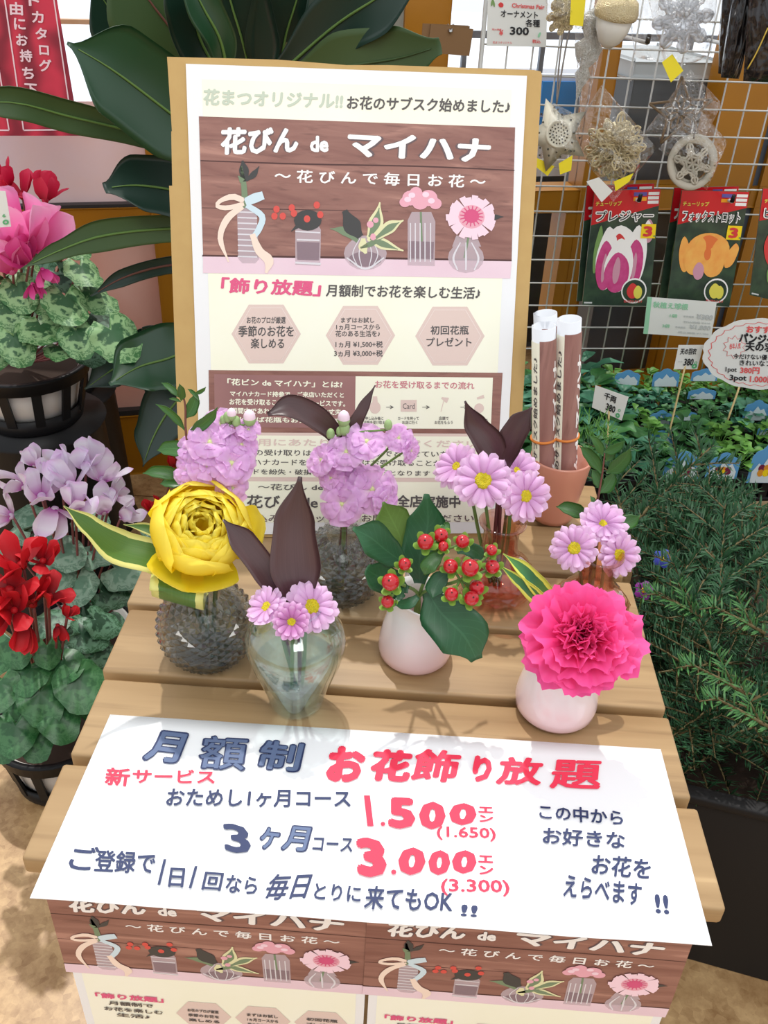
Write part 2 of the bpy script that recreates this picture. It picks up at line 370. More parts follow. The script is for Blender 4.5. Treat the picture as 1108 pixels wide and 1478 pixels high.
# ============================================================ TABLE
def wood_mat(name, c1, c2, dark, scale=(2.2, 34, 30), rough=.5, knots=True):
    m, N, L, p = newmat(name)
    tc = N.new('ShaderNodeTexCoord'); oi = N.new('ShaderNodeObjectInfo')
    mp = N.new('ShaderNodeMapping'); mp.inputs['Scale'].default_value = scale
    add = N.new('ShaderNodeVectorMath'); add.operation = 'ADD'
    mu = N.new('ShaderNodeVectorMath'); mu.operation = 'SCALE'; mu.inputs['Scale'].default_value = 9
    cb = N.new('ShaderNodeCombineXYZ'); 
    for i in range(3): L.new(oi.outputs['Random'], cb.inputs[i])
    L.new(cb.outputs[0], mu.inputs[0]); L.new(tc.outputs['Object'], add.inputs[0]); L.new(mu.outputs[0], add.inputs[1]); L.new(add.outputs[0], mp.inputs[0])
    n = N.new('ShaderNodeTexNoise'); n.inputs['Scale'].default_value = 1; n.inputs['Detail'].default_value = 6; n.inputs['Distortion'].default_value = .9
    L.new(mp.outputs[0], n.inputs['Vector'])
    r = N.new('ShaderNodeValToRGB'); r.color_ramp.elements[0].position = .3; r.color_ramp.elements[1].position = .7
    r.color_ramp.elements[0].color = c4(c1); r.color_ramp.elements[1].color = c4(c2)
    e = r.color_ramp.elements.new(.62); e.color = c4([(a + b) / 2 for a, b in zip(c1, c2)])
    L.new(n.outputs['Fac'], r.inputs[0])
    n2 = N.new('ShaderNodeTexNoise'); n2.inputs['Scale'].default_value = 3.2; n2.inputs['Detail'].default_value = 8; n2.inputs['Distortion'].default_value = .4
    L.new(mp.outputs[0], n2.inputs['Vector'])
    r2 = N.new('ShaderNodeValToRGB'); r2.color_ramp.elements[0].position = .56; r2.color_ramp.elements[1].position = .75
    r2.color_ramp.elements[0].color = (0, 0, 0, 1); r2.color_ramp.elements[1].color = (.55, .55, .55, 1); L.new(n2.outputs['Fac'], r2.inputs[0])
    mx = N.new('ShaderNodeMix'); mx.data_type = 'RGBA'; L.new(r2.outputs[0], mx.inputs[0]); L.new(r.outputs[0], mx.inputs[6]); mx.inputs[7].default_value = c4(dark)
    out = mx.outputs[2]
    if knots:
        v = N.new('ShaderNodeTexVoronoi'); v.inputs['Scale'].default_value = 7; L.new(add.outputs[0], v.inputs['Vector'])
        k = N.new('ShaderNodeValToRGB'); k.color_ramp.elements[0].position = .02; k.color_ramp.elements[1].position = .05
        k.color_ramp.elements[0].color = (.8, .8, .8, 1); k.color_ramp.elements[1].color = (0, 0, 0, 1); L.new(v.outputs['Distance'], k.inputs[0])
        m3 = N.new('ShaderNodeMix'); m3.data_type = 'RGBA'; L.new(k.outputs[0], m3.inputs[0]); L.new(out, m3.inputs[6]); m3.inputs[7].default_value = c4(dark); out = m3.outputs[2]
    L.new(out, p.inputs['Base Color']); p.inputs['Roughness'].default_value = rough
    b = N.new('ShaderNodeBump'); b.inputs['Strength'].default_value = .12; b.inputs['Distance'].default_value = .001
    L.new(n2.outputs['Fac'], b.inputs['Height']); L.new(b.outputs[0], p.inputs['Normal']); return m
PINE = wood_mat('pine', s2l(146, 116, 78), s2l(186, 156, 114), s2l(104, 76, 46), (1.6, 26, 26))
TZ = .5
tbl = thing('display_table', 'low pine display table with a slatted top of six planks', 'table', (0, .66, 0))
planks = [(.380, .4655, -.254, .241), (.4745, .5600, -.252, .2385), (.5690, .6545, -.2565, .2385), (.6620, .7480, -.262, .2385), (.7570, .8420, -.2575, .2330), (.8510, .9360, -.2530, .2280)]
for y0, y1, x0, x1 in planks:
    part('plank', box(x0, x1, y0, y1, TZ - .018, TZ, .003), PINE, tbl, True)
for x in (-.2, .185):
    part('leg', box(x - .018, x + .018, .43, .466, 0, TZ - .06, .003), PINE, tbl, True)
    part('leg', box(x - .018, x + .018, .87, .906, 0, TZ - .06, .003), PINE, tbl, True)
    part('side_rail', box(x - .018, x + .018, .40, .92, TZ - .06, TZ - .018, .003), PINE, tbl, True)
part('front_panel', box(-.247, .236, .397, .403, .16, TZ - .02, .002), PINE, tbl, True)
# ============================================================ LETTERED SHEETS
PAPER = mat('white_paper', (.86, .87, .88), .6)
INKN = mat('navy_marker', s2l(40, 52, 92), .6); INKR = mat('red_marker', s2l(235, 52, 82), .6); INKL = mat('navy_marker_light', s2l(92, 108, 142), .6)
# the hand-lettered banner lying on the table, its near edge over the front
bn = thing('handwritten_banner', 'wide white paper sign with navy and red marker lettering on the table front', 'sign', (0, .44, TZ))
c = [onz(159, 1032, TZ + .001), onz(953, 1082, TZ + .001), onz(1027, 1366, TZ + .001), onz(43, 1297, TZ + .001)]
vs, fs = [], []
for i in range(13):
    for j in range(25):
        a = c[0].lerp(c[1], j / 24); b = c[3].lerp(c[2], j / 24); P = a.lerp(b, i / 12)
        vs.append(P + V((0, 0, .0006 + .0006 * sin(j * .9) * (i / 12))))
for i in range(12):
    for j in range(24): k = i * 25 + j; fs.append((k, k + 25, k + 26, k + 1))
part('paper', solid((vs, fs), .0004), PAPER, bn)
def bt(s, a, b_, top, m, bold=.0, z=.0026, jit=0.0, name='lettering', into=None):
    P = [onz(x, y, TZ + z) for x, y in (a, b_, top)]
    g = fit(s, P[0], P[1], P[2], bold)
    if into is not None: into.append(g)
    else: part(name, g, m, bn, False)
def hand(items, m, name, bold, z=.0026):
    acc = []
    for it in items: bt(it[0], it[1], it[2], it[3], m, it[4] if len(it) > 4 else bold, z, into=acc)
    vs, fs, _ = join(*acc); return part(name, (vs, fs), m, bn, False, kind='stuff')
# each piece of writing: text, lower-left, lower-right, upper-left corner in the photograph
hand([('月', (202, 1098), (256, 1104), (222, 1052), .055), ('額', (282, 1110), (354, 1114), (292, 1060), .034), ('制', (366, 1110), (432, 1116), (378, 1066), .045)], INKN, 'lettering', .05)
hand([('月', (206, 1096), (254, 1102), (225, 1054), .028), ('額', (285, 1108), (351, 1112), (295, 1062), .012), ('制', (369, 1108), (429, 1114), (381, 1068), .02)], INKL, 'lettering', .02, .0029)
hand([('3', (325, 1229), (364, 1234), (320, 1187), .03), ('ヶ', (370, 1226), (400, 1229), (378, 1192), .05), ('月', (403, 1228), (442, 1231), (414, 1190), .05)], INKN, 'lettering', .05)
hand([('ヶ', (373, 1224), (398, 1227), (380, 1194), .022), ('月', (406, 1226), (440, 1229), (416, 1192), .02)], INKL, 'lettering', .02, .0029)
hand([('おためし1ヶ月コース', (238, 1164), (506, 1166), (243, 1138), .022), ('コース', (450, 1228), (508, 1230), (453, 1208), .02),
      ('ご', (97, 1254), (137, 1258), (106, 1219), .02), ('登録で', (134, 1258), (222, 1262), (140, 1226), .022), ('|', (227, 1277), (231, 1277), (236, 1240), .0), ('日', (242, 1280), (264, 1281), (246, 1252), .02), ('|', (272, 1282), (276, 1282), (281, 1250), .0), ('回', (290, 1284), (318, 1286), (296, 1258), .02),
      ('なら', (324, 1288), (370, 1292), (328, 1262), .022), ('毎日', (378, 1300), (440, 1297), (392, 1262), .02), ('とりに', (452, 1298), (520, 1303), (455, 1274), .022), ('来てもOK', (524, 1312), (652, 1318), (530, 1278), .022), ('!!', (664, 1322), (688, 1324), (666, 1305), .03),
      ('この中から', (778, 1182), (900, 1192), (778, 1160), .022), ('お好きな', (782, 1218), (902, 1226), (784, 1193), .022), ('お花を', (852, 1262), (938, 1270), (856, 1232), .022), ('えらべます', (812, 1294), (925, 1308), (816, 1262), .022), ('!!', (946, 1318), (966, 1320), (944, 1290), .03)], INKN, 'lettering', .022)
hand([('お', (468, 1128), (524, 1130), (476, 1076), .06), ('花', (530, 1126), (590, 1130), (540, 1080), .055), ('飾', (590, 1126), (658, 1130), (602, 1080), .032), ('り', (680, 1128), (708, 1130), (684, 1090), .06), ('放', (714, 1132), (780, 1134), (722, 1092), .036), ('題', (792, 1138), (866, 1140), (798, 1096), .026),
      ('|', (530, 1192), (539, 1192), (525, 1148), .0), ('.', (549, 1192), (556, 1192), (549, 1186), .02), ('5', (560, 1195), (600, 1197), (560, 1150), .055), ('0', (603, 1196), (642, 1198), (606, 1156), .055), ('0', (646, 1190), (686, 1192), (650, 1158), .055), ('エ\nン', (690, 1186), (712, 1187), (690, 1164), .04),
      ('3', (516, 1265), (560, 1267), (512, 1208), .06), ('.', (564, 1262), (572, 1262), (564, 1255), .02), ('0', (572, 1262), (612, 1264), (577, 1222), .055), ('0', (616, 1262), (648, 1264), (620, 1226), .055), ('0', (650, 1260), (686, 1262), (654, 1226), .055), ('エ\nン', (690, 1262), (712, 1263), (690, 1234), .04)], INKR, 'lettering', .05)
hand([('新', (150, 1133), (186, 1135), (154, 1107), .025), ('サービス', (190, 1130), (310, 1131), (192, 1110), .025), ('(1.650)', (630, 1212), (716, 1215), (630, 1192), .02), ('(3.300)', (636, 1292), (736, 1294), (636, 1268), .02)], INKR, 'lettering', .02)
# ---- the printed poster, described once in the plane of the big sheet (metres; u right, v down)
PO = V((-.231, .926, .939)); PN = V((.113, -.938, .327)).normalized()
PO = onpl(268, 92, (-.213, .776, .505), PN)
PU = (onpl(760.3, 109.5, PO, PN) - PO); PW = PU.length; PU.normalize(); PVd = PU.cross(PN).normalized()
if PVd.z > 0: PVd = -PVd
PH = PW * 1.414
def A(px, py): d = onpl(px, py, PO, PN) - PO; return V((d.dot(PU), d.dot(PVd), 0))
cream = mat('print_cream', s2l(246, 246, 222), .5, noise=(9, s2l(250, 250, 236), .3)); plum = mat('print_plum', s2l(146, 104, 104), .5, noise=(20, s2l(162, 120, 116), .3)); beige = mat('print_beige', s2l(225, 203, 194), .5)
beigeL = mat('print_beige_line', s2l(240, 226, 220), .5); inkd = mat('print_charcoal', s2l(88, 84, 84), .5); inkg = mat('print_sage', s2l(196, 208, 190), .5); inkp = mat('print_rose', s2l(226, 92, 136), .5); inkw = mat('print_white', s2l(250, 248, 246), .5)
shadowp = mat('print_outline', s2l(104, 88, 92), .5); shelfp = mat('print_shelf', s2l(238, 214, 224), .5, noise=(14, s2l(228, 198, 212), .3)); inkb = mat('print_brownpink', s2l(206, 130, 140), .5)
woodp = wood_mat('print_wood', s2l(128, 84, 76), s2l(176, 130, 116), s2l(88, 52, 48), (6, 70, 70), .45, False)
seamp = mat('print_seam', s2l(78, 46, 44), .5); glp = mat('print_glass', s2l(214, 196, 204), .4, alpha=.62); glw = mat('print_highlight', s2l(238, 236, 242), .4, alpha=.8); waterp = mat('print_water', s2l(150, 128, 138), .4, alpha=.75)
redp = mat('print_berry', s2l(216, 84, 76), .5); dkp = mat('print_dark_leaf', s2l(66, 66, 66), .5); lfp = mat('print_leaf', s2l(120, 140, 110), .5); lcp = mat('print_leaf_cream', s2l(226, 224, 178), .5); pkp = mat('print_pink', s2l(232, 170, 186), .5); pkd = mat('print_deep_pink', s2l(214, 84, 130), .5); gbp = mat('print_petal', s2l(246, 214, 228), .5); rib1 = mat('print_ribbon', s2l(244, 222, 206), .5); rib2 = mat('print_ribbon_blue', s2l(206, 226, 236), .5)
art = []
def ap(name, m, layer, *gs):
    vs, fs, _ = join(*[([V((v[0], v[1], v[2] - i * 4e-6)) for v in g[0]], g[1]) for i, g in enumerate(gs)]); art.append((name, m, layer, vs, fs))
def quad(a, b_, c_, d): return [A(*a), A(*b_), A(*c_), A(*d)], [(0, 1, 2, 3)]
def uvquad(u0, v0, u1, v1): return [V((u0 * PW, v0 * PW, 0)), V((u1 * PW, v0 * PW, 0)), V((u1 * PW, v1 * PW, 0)), V((u0 * PW, v1 * PW, 0))], [(0, 1, 2, 3)]
def poly(*p): return [A(*q) for q in p], [tuple(range(len(p)))]
def ell(cx, cy, rx, ry, n=16, rot=0):
    return poly(*[(cx + rx * cos(2 * pi * i / n) * cos(rot) - ry * sin(2 * pi * i / n) * sin(rot), cy + rx * cos(2 * pi * i / n) * sin(rot) + ry * sin(2 * pi * i / n) * cos(rot)) for i in range(n)])
def pl(pts, ws):
    pts2 = [A(*q) for q in pts]; k = mpp(PO); return ribbon(pts2, [w * k for w in ws], V((0, 0, 1)).cross, nv=1, nl=12)[:2] if False else _pl(pts, ws)
def _pl(pts, ws):
    P = spline([V((x, y, 0)) for x, y in pts], 12); vs, fs = [], []
    for i, q in enumerate(P):
        T = (P[min(i + 1, 12)] - P[max(i - 1, 0)]).normalized(); w = lerpl(ws, i / 12) / 2
        vs += [A(q.x - T.y * w, q.y + T.x * w), A(q.x + T.y * w, q.y - T.x * w)]
    return vs, [(2 * i, 2 * i + 1, 2 * i + 3, 2 * i + 2) for i in range(12)]
def at(s, a, b_, top, bold=0): return fit(s, A(*a), A(*b_), A(*top), bold)
ap('printed_ground', cream, 1, uvquad(.045, .04, .955, 1.374))
ap('printed_wood', woodp, 2, poly((287, 168), (743, 183), (733, 393), (292, 360)) if False else poly((287, 168), (743, 184), (738, 376), (293, 368)))
ap('printed_seam', seamp, 3, _pl([(289, 232), (440, 237), (600, 240), (742, 246)], [1.6, 2.2, 2, 1.6]), _pl([(291, 300), (400, 302), (560, 305)], [.8, 1.2, .6]), _pl([(292, 369), (500, 372), (738, 376)], [2.5, 3, 2.5]))
ap('printed_shelf', shelfp, 3, poly((293, 369), (738, 377), (736, 402), (293, 394)))
T1 = ('花びん', (318, 224), (430, 222), (319, 184)), ('de', (447, 220), (474, 220), (447, 196)), ('マイハナ', (500, 226), (706, 236), (502, 190))
ap('printed_title_outline', shadowp, 4, *[at(a, b_, c_, d, .085) for a, b_, c_, d in T1])
ap('printed_title', inkw, 5, *[at(a, b_, c_, d, .045) for a, b_, c_, d in T1])
ap('printed_subtitle', inkw, 4, at('〜 花 び ん で 毎 日 お 花 〜', (396, 263), (700, 272), (396, 244), .02))
ap('printed_headline', inkg, 4, at('花まつオリジナル!!', (293, 152), (494, 158), (294, 128), .035))
ap('printed_headline', inkd, 4, at('お花のサブスク始めました♪', (500, 158), (735, 164), (501, 138), .025))
# vase 1 with ribbon
ap('printed_vase', glp, 4, poly((342, 300), (370, 300), (374, 374), (368, 380), (350, 380), (344, 374)), poly((426, 330), (463, 332), (462, 384), (426, 382)), poly((434, 318), (456, 318), (463, 332), (426, 330)), ell(527, 366, 31, 24), poly((510, 340), (544, 340), (548, 350), (506, 350)), poly((588, 318), (628, 320), (627, 384), (588, 383)), poly((594, 306), (622, 306), (628, 320), (588, 318)), ell(672, 372, 26, 22), poly((658, 340), (688, 342), (694, 356), (652, 356)))
ap('printed_highlight', glw, 5, *[_pl([(343, y), (371, y + 1)], [2, 2]) for y in (306, 314, 322, 330, 338, 346, 354, 362, 370)], *[_pl([(x, 322), (x, 378)], [1.6, 1.6]) for x in (592, 599, 606, 613, 621)], _pl([(426, 334), (462, 336)], [2, 2]), _pl([(428, 346), (461, 347)], [2.4, 2.4]), _pl([(426, 379), (463, 381)], [3, 3]), _pl([(500, 372), (527, 388), (554, 372)], [2, 3, 2]), *[_pl([(527 + k * 4, 344), (527 + k * 9, 366), (527 + k * 5, 386)], [1, 1.5, 1]) for k in (-2, -1, 1, 2)], *[_pl([(672 + k * 4, 350), (672 + k * 9, 372), (672 + k * 6, 390)], [1.5, 3, 2]) for k in (-2, 0, 2)])
ap('printed_water', waterp, 5, poly((428, 349), (461, 350), (460, 376), (429, 375)), ell(527, 374, 24, 11), poly((590, 348), (626, 349), (625, 374), (590, 373)))
ap('printed_leaf', lfp, 6, _pl([(354, 300), (352, 268), (348, 240)], [10, 8, 3]), _pl([(350, 262), (344, 254)], [8, 2]), _pl([(516, 348), (498, 334), (476, 330)], [6, 13, 1]), _pl([(520, 358), (535, 352), (552, 344)], [3, 8, 1]))
ap('printed_dark_leaf', dkp, 6, _pl([(353, 262), (352, 246), (350, 232)], [10, 14, 3]), _pl([(356, 260), (366, 252), (374, 240)], [4, 9, 1]), ell(444, 318, 20, 15), _pl([(520, 342), (508, 326), (497, 304)], [10, 26, 8]), _pl([(430, 326), (420, 334)], [6, 1]), _pl([(690, 322), (712, 314), (726, 313)], [4, 8, 1]))
ap('printed_ribbon', rib1, 7, _pl([(352, 290), (336, 284), (318, 290), (314, 298), (330, 300), (352, 294)], [8, 9, 6, 6, 7, 6]), _pl([(350, 298), (328, 316), (318, 344), (330, 378)], [8, 10, 8, 2]), _pl([(364, 338), (374, 362), (388, 376), (384, 394)], [8, 12, 14, 4]))
ap('printed_ribbon', rib2, 7, _pl([(354, 292), (368, 286), (380, 282)], [12, 14, 12]), _pl([(356, 296), (378, 312), (374, 330), (366, 342)], [8, 9, 9, 8]))
ap('printed_berries', redp, 7, *[ell(x, y, 4.6, 5.2) for x, y in ((399, 302), (396, 312), (408, 312), (421, 300), (457, 296), (462, 310), (443, 316), (424, 308))])
ap('printed_leaf_margin', lcp, 6, _pl([(532, 344), (542, 322), (548, 292)], [8, 22, 2]), _pl([(540, 346), (562, 328), (582, 318)], [8, 18, 2]), _pl([(530, 344), (552, 352), (582, 362)], [6, 16, 2]), _pl([(524, 344), (524, 356), (528, 366)], [6, 14, 4]))
ap('printed_leaf', lfp, 7, _pl([(533, 342), (542, 322), (547, 300)], [4, 13, 1]), _pl([(542, 344), (562, 329), (576, 321)], [4, 10, 1]), _pl([(534, 345), (552, 352), (574, 360)], [3, 9, 1]))
ap('printed_flowers', pkp, 8, ell(534, 324, 5, 5), ell(542, 318, 4, 4), ell(538, 342, 4, 5), *[ell(x, y, r_, r_ * .9) for x, y, r_ in ((592, 286, 12), (606, 292, 12), (618, 286, 13), (628, 294, 9), (600, 278, 9), (584, 292, 8))])
ap('printed_flowers', gbp, 9, *[ell(x, y, 5, 4) for x, y in ((594, 282), (614, 281), (622, 290), (588, 288))], *[_pl([(680 + 6 * cos(a * pi / 11), 312 + 5 * sin(a * pi / 11)), (680 + (33 + (a % 3) * 2) * cos(a * pi / 11), 314 + (29 + (a % 2) * 3) * sin(a * pi / 11))], [4, 9]) for a in range(22)])
ap('printed_flower_ring', pkp, 10, ell(680, 313, 19, 17)); ap('printed_flower_heart', pkd, 11, ell(680, 312, 11, 10), *[_pl([(680, 312), (680 + 17 * cos(a * pi / 8 + .1), 312 + 15 * sin(a * pi / 8 + .1))], [3, 1.5]) for a in range(16)])
ap('printed_stem', lfp, 5, _pl([(607, 306), (608, 340), (610, 372)], [3, 3, 2]), _pl([(676, 340), (670, 372)], [3, 3]))
split_at = len(art)
ap('printed_catchword', inkp, 4, at('「飾り放題」', (318, 423), (462, 428), (320, 400), .035))
ap('printed_catchline', inkd, 4, at('月額制でお花を楽しむ生活♪', (470, 428), (692, 432), (471, 410), .022))
hx = [(384, 482, ((('お花のプロが厳選'), 356, 412, 467, 457), ('季節のお花を', 344, 424, 486, 470), ('楽しめる', 362, 410, 503, 488))),
      (520, 484, (('まずはお試し', 492, 540, 466, 458), ('1ヵ月コースから', 485, 548, 476, 468), ('花のある生活を♪', 484, 548, 486, 477), ('1ヵ月 ¥1,500+税', 484, 552, 502, 492), ('3ヵ月 ¥3,000+税', 482, 552, 515, 505))),
      (649, 485, (('初回花瓶', 621, 676, 483, 470), ('プレゼント', 615, 680, 500, 487)))]
for cx, cy, ls in hx:
    H = lambda r_: poly(*[(cx + r_ * 50 * cos(k * pi / 3) * 1.0, cy + r_ * 48 * sin(k * pi / 3) * 1.02) for k in range(6)])
    ap('printed_hexagon', beige, 2, H(1)); ap('printed_hexagon_line', beigeL, 3, H(.9)); ap('printed_hexagon', beige, 4, H(.885))
    ap('printed_caption', inkd, 5, *[at(s, (a, c_), (b_, c_), (a, d), .02) for s, a, b_, c_, d in ls])
ap('printed_band', woodp, 2, poly((301, 536), (728, 537), (724, 760), (304, 760)) if False else poly((301, 534), (725, 538), (720, 626), (302, 624)))
ap('printed_box', plum, 3, poly((309, 540), (513, 543), (512, 618), (310, 616)))
ap('printed_box', cream, 3, poly((513, 543), (711, 545), (708, 619), (512, 618)))
ap('printed_band', beige, 2, poly((302, 624), (720, 626), (716, 696), (303, 694)))
ap('printed_box', cream, 3, poly((309, 628), (712, 630), (709, 690), (310, 688)))
ap('printed_text', cream, 5, at('「花ビン de マイハナ」とは?', (328, 556), (494, 560), (328, 546), .03), at('マイハナカード持参で、ご来店いただくと', (332, 572), (496, 574), (332, 564), .03), at('お花を受け取ることができるサービスです。', (331, 584), (498, 587), (331, 575), .03), at('期間中であれば店舗が違っても大丈夫♪', (333, 597), (496, 599), (333, 588), .03), at('なければ花瓶もお預かりです。', (333, 609), (497, 611), (333, 601), .03))
ap('printed_text', inkb, 5, at('お花を受け取るまでの流れ', (541, 560), (684, 562), (541, 549), .02))
ap('printed_icon', beige, 5, ell(541, 588, 8, 9), poly((538, 572), (544, 572), (545, 582), (537, 582)), poly((578, 577), (601, 577), (601, 594), (578, 594)), _pl([(637, 574), (646, 578)], [3, 8]), _pl([(640, 578), (636, 594)], [1, 1]), ell(691, 589, 7, 7), _pl([(688, 575), (698, 572)], [3, 5]))
ap('printed_text', inkd, 6, at('Card', (581, 590), (598, 590), (581, 582), .0), *[at('→', (x, 590), (x + 11, 590), (x, 585), .01) for x in (557, 609, 664)], *[at(s, (x, y), (x + w, y), (x, y - 5), .01) for s, x, y, w in (('申し込み後に', 527, 606, 26), ('花瓶を受け取る', 525, 612, 30), ('カードを持って', 574, 606, 30), ('お店に行く', 580, 612, 22), ('店頭で', 633, 606, 14), ('お花をもらう', 627, 612, 26), ('飾る', 690, 609, 14))])
ap('printed_text', inkg if False else beige, 5, at('ご利用にあたり以下にご注意ください', (330, 643), (690, 646), (330, 632), .02))
ap('printed_text', inkd, 5, at('・お花の受け取りは1コース1日1回までとさせていただきます', (330, 657), (700, 660), (330, 648), .012), at('・マイハナカードをお忘れの場合はお受け取ることができません', (330, 671), (700, 673), (330, 662), .012), at('・カードを紛失・破損された場合は再発行となります', (330, 684), (620, 687), (330, 676), .012),
   at('〜花びん de 毎日お花〜', (372, 707), (560, 708), (372, 698), .01), at('花びん de マイハナ', (356, 733), (560, 735), (356, 714), .02), at('全店実施中', (572, 732), (664, 733), (572, 714), .03))
ap('printed_text', shadowp, 5, at('お申し込みはスタッフまでお問い合わせください。', (320, 753), (690, 753), (320, 742), .01))
def apply_art(parent, items, m3, dz=.00012):
    for name, m, layer, vs, fs in items:
        part(name, ([m3(v.x, v.y, layer * dz - v.z) for v in vs], fs), m, parent, False, kind='stuff')
# big poster on its kraft board
KRAFT = mat('kraft_board', s2l(196, 164, 106), .75, noise=(60, s2l(186, 152, 96), .4)); KEDGE = mat('kraft_board_edge', s2l(150, 112, 70), .8)
bd = thing('kraft_display_board', 'tall kraft cardboard stand leaning back on the rear of the pine table', 'board', onz(495, 778, TZ))
def pb(px, py, d=0): return onpl(px, py, PO - PN * (.0015 + d), PN)
out = [(241, 82), (400, 86), (500, 94), (560, 94), (770, 101), (780, 103), (782, 108), (743, 775), (262, 775), (244, 268), (248.5, 268), (247, 190), (248, 189)]
fr = [pb(*q) for q in out]; bk = [v - PN * .005 for v in fr]; n = len(out)
part('panel', (fr + bk, [tuple(range(n))[::-1], tuple(range(n, 2 * n))] + [(i, (i + 1) % n, (i + 1) % n + n, i + n) for i in range(n)]), KRAFT, bd, False)
sb = onz(400, 778, TZ); top = pb(450, 300, .008); st = [top, pb(560, 300, .008)]
part('back_stay', ([st[0], st[1], V((st[1].x + .02, .93, TZ + .001)), V((st[0].x - .02, .92, TZ + .001))] + [v + V((0, .003, 0)) for v in (st[0], st[1], V((st[1].x + .02, .93, TZ + .001)), V((st[0].x - .02, .92, TZ + .001)))], [(0, 1, 2, 3), (7, 6, 5, 4), (0, 4, 5, 1), (1, 5, 6, 2), (2, 6, 7, 3), (3, 7, 4, 0)]), KRAFT, bd, False)
ps = thing('printed_poster', 'large printed flower vase poster mounted on the upright kraft board', 'poster', PO + PU * PW / 2 + PVd * PH)
M3 = lambda u, v, d: PO + PU * u + PVd * v + PN * d
part('paper', solid(([M3(0, 0, .0002), M3(PW, 0, .0002), M3(PW, PH, .0002), M3(0, PH, .0002)], [(0, 3, 2, 1)]), .0008), PAPER, ps, False)
apply_art(ps, art, lambda u, v, d: M3(u, v, d + .0003))
# the two smaller posters hanging from the table front
def small_poster(x0, x1, ztop, lab, y=.394):
    w = x1 - x0; h = w * 1.414; k = w / PW
    t = thing('printed_poster', lab, 'poster', ((x0 + x1) / 2, y, ztop - h), 'small posters on the table front')
    f = lambda u, v, d: V((x0 + u * k, y - d, ztop - v * k))
    part('paper', box(x0, x1, y, y + .0006, ztop - h, ztop), PAPER, t, False)
    pic = [a for a in art[:split_at] if a[0] != 'printed_headline']
    # on the small sheets the picture runs edge to edge, a little lower than on the big one
    g = lambda u, v, d: f((u / PW - .05) * PW * 1.085 + .0 * PW, v * 1.06 - .012, d + .0002)
    apply_art(t, [a for a in pic if a[0] != 'printed_ground'] , g)
    part('printed_ground', ([f(.03 * PW, .03 * PW, .0001), f(.97 * PW, .03 * PW, .0001), f(.97 * PW, 1.38 * PW, .0001), f(.03 * PW, 1.38 * PW, .0001)], [(0, 1, 2, 3)]), cream, t, False)
    def tx(s, u0, u1, v, hgt, m, bold=.03, nm='printed_text'):
        F = lambda a, b_: f(a * PW, b_ * PW, .0008); part(nm, fit(s, F(u0, v), F(u1, v), F(u0, v - hgt), bold), m, t, False, kind='stuff')
    tx('「飾り放題」', .06, .30, .735, .035, inkp, .04); tx('月額制で', .10, .26, .775, .025, inkd); tx('お花を楽しむ', .08, .29, .815, .025, inkd); tx('生活♪', .12, .24, .852, .025, inkd)
    for i, ls in enumerate((('お花のプロが厳選', '季節のお花を', '楽しめる'), ('まずはお試し', '1ヵ月コースから', '花のある生活を♪'), ('初回花瓶', 'プレゼント'))):
        cx = .435 + i * .21
        part('printed_hexagon', ([f((cx + .098 * cos(q * pi / 3)) * PW, (.80 + .098 * sin(q * pi / 3)) * PW, .0004) for q in range(6)], [(0, 1, 2, 3, 4, 5)]), beige, t, False)
        for j, s in enumerate(ls): tx(s, cx - .055, cx + .055, .78 + .033 * j, .02, inkd)
    part('printed_box', ([f(.06 * PW, .92 * PW, .0004), f(.94 * PW, .92 * PW, .0004), f(.94 * PW, 1.12 * PW, .0004), f(.06 * PW, 1.12 * PW, .0004)], [(0, 1, 2, 3)]), plum, t, False)
    tx('「花ビン de マイハナ」とは?', .1, .5, .96, .025, cream)
small_poster(-.2475, -.0065, .4700, 'left of the two small posters hanging below the white banner')
small_poster(-.0035, .2345, .4700, 'right of the two small posters hanging below the white banner', .393)
# ============================================================ VASES
def tri_vase(c, prof, nu, h, inner):
    """pressed-glass body: diamonds with raised points following prof=[(r,z)] rows, plus a smooth inside wall"""
    vs, fs = [], []; m = len(prof)
    for i, (r, z) in enumerate(prof):
        for j in range(nu):
            a = 2 * pi * (j + .5 * (i % 2)) / nu; vs.append(V((c[0] + r * cos(a), c[1] + r * sin(a), c[2] + z)))
    I = lambda i, j: i * nu + (j % nu)
    for i in range(m - 2):
        for j in range(nu):
            o = i % 2
            lo, hi = I(i, j), I(i + 2, j); L_, R_ = I(i + 1, j - 1 + o), I(i + 1, j + o)
            mid = (vs[lo] + vs[hi] + vs[L_] + vs[R_]) / 4; nrm = (mid - V((c[0], c[1], c[2] + prof[m // 3][1]))).normalized()
            k = len(vs); vs.append(mid + nrm * h)
            fs += [(lo, R_, k), (R_, hi, k), (hi, L_, k), (L_, lo, k)]
    vi, fi, _ = lathe(inner, 32, c)
    k = len(vs); vs += vi; fs += [tuple(reversed([q + k for q in f])) for f in fi]
    return vs, fs
GREYGL = thin_glass('grey_pressed_glass', (.56, .60, .60), .5, .5, .38, .04)
CLEARGL = thin_glass('clear_glass', (.45, .84, .84), .14, .55, .10, .015)
ROSEGL = thin_glass('rose_lustre_glass', (.90, .50, .38), .50, .50, .12, .05)
NECKGL = thin_glass('clear_neck_glass', (.93, .94, .94), .3, .35, .1, .02)
WATER = thin_glass('water', (.86, .94, .93), .25, .12, .15, .02)
def ballprof(R_, z0, z1, n, sq=1.0):
    out = []
    for i in range(n + 1):
        t = z0 + (z1 - z0) * i / n; out.append((R_ * math.sqrt(max(.0, 1 - t * t)) + 1e-4, R_ * sq * t))
    return out
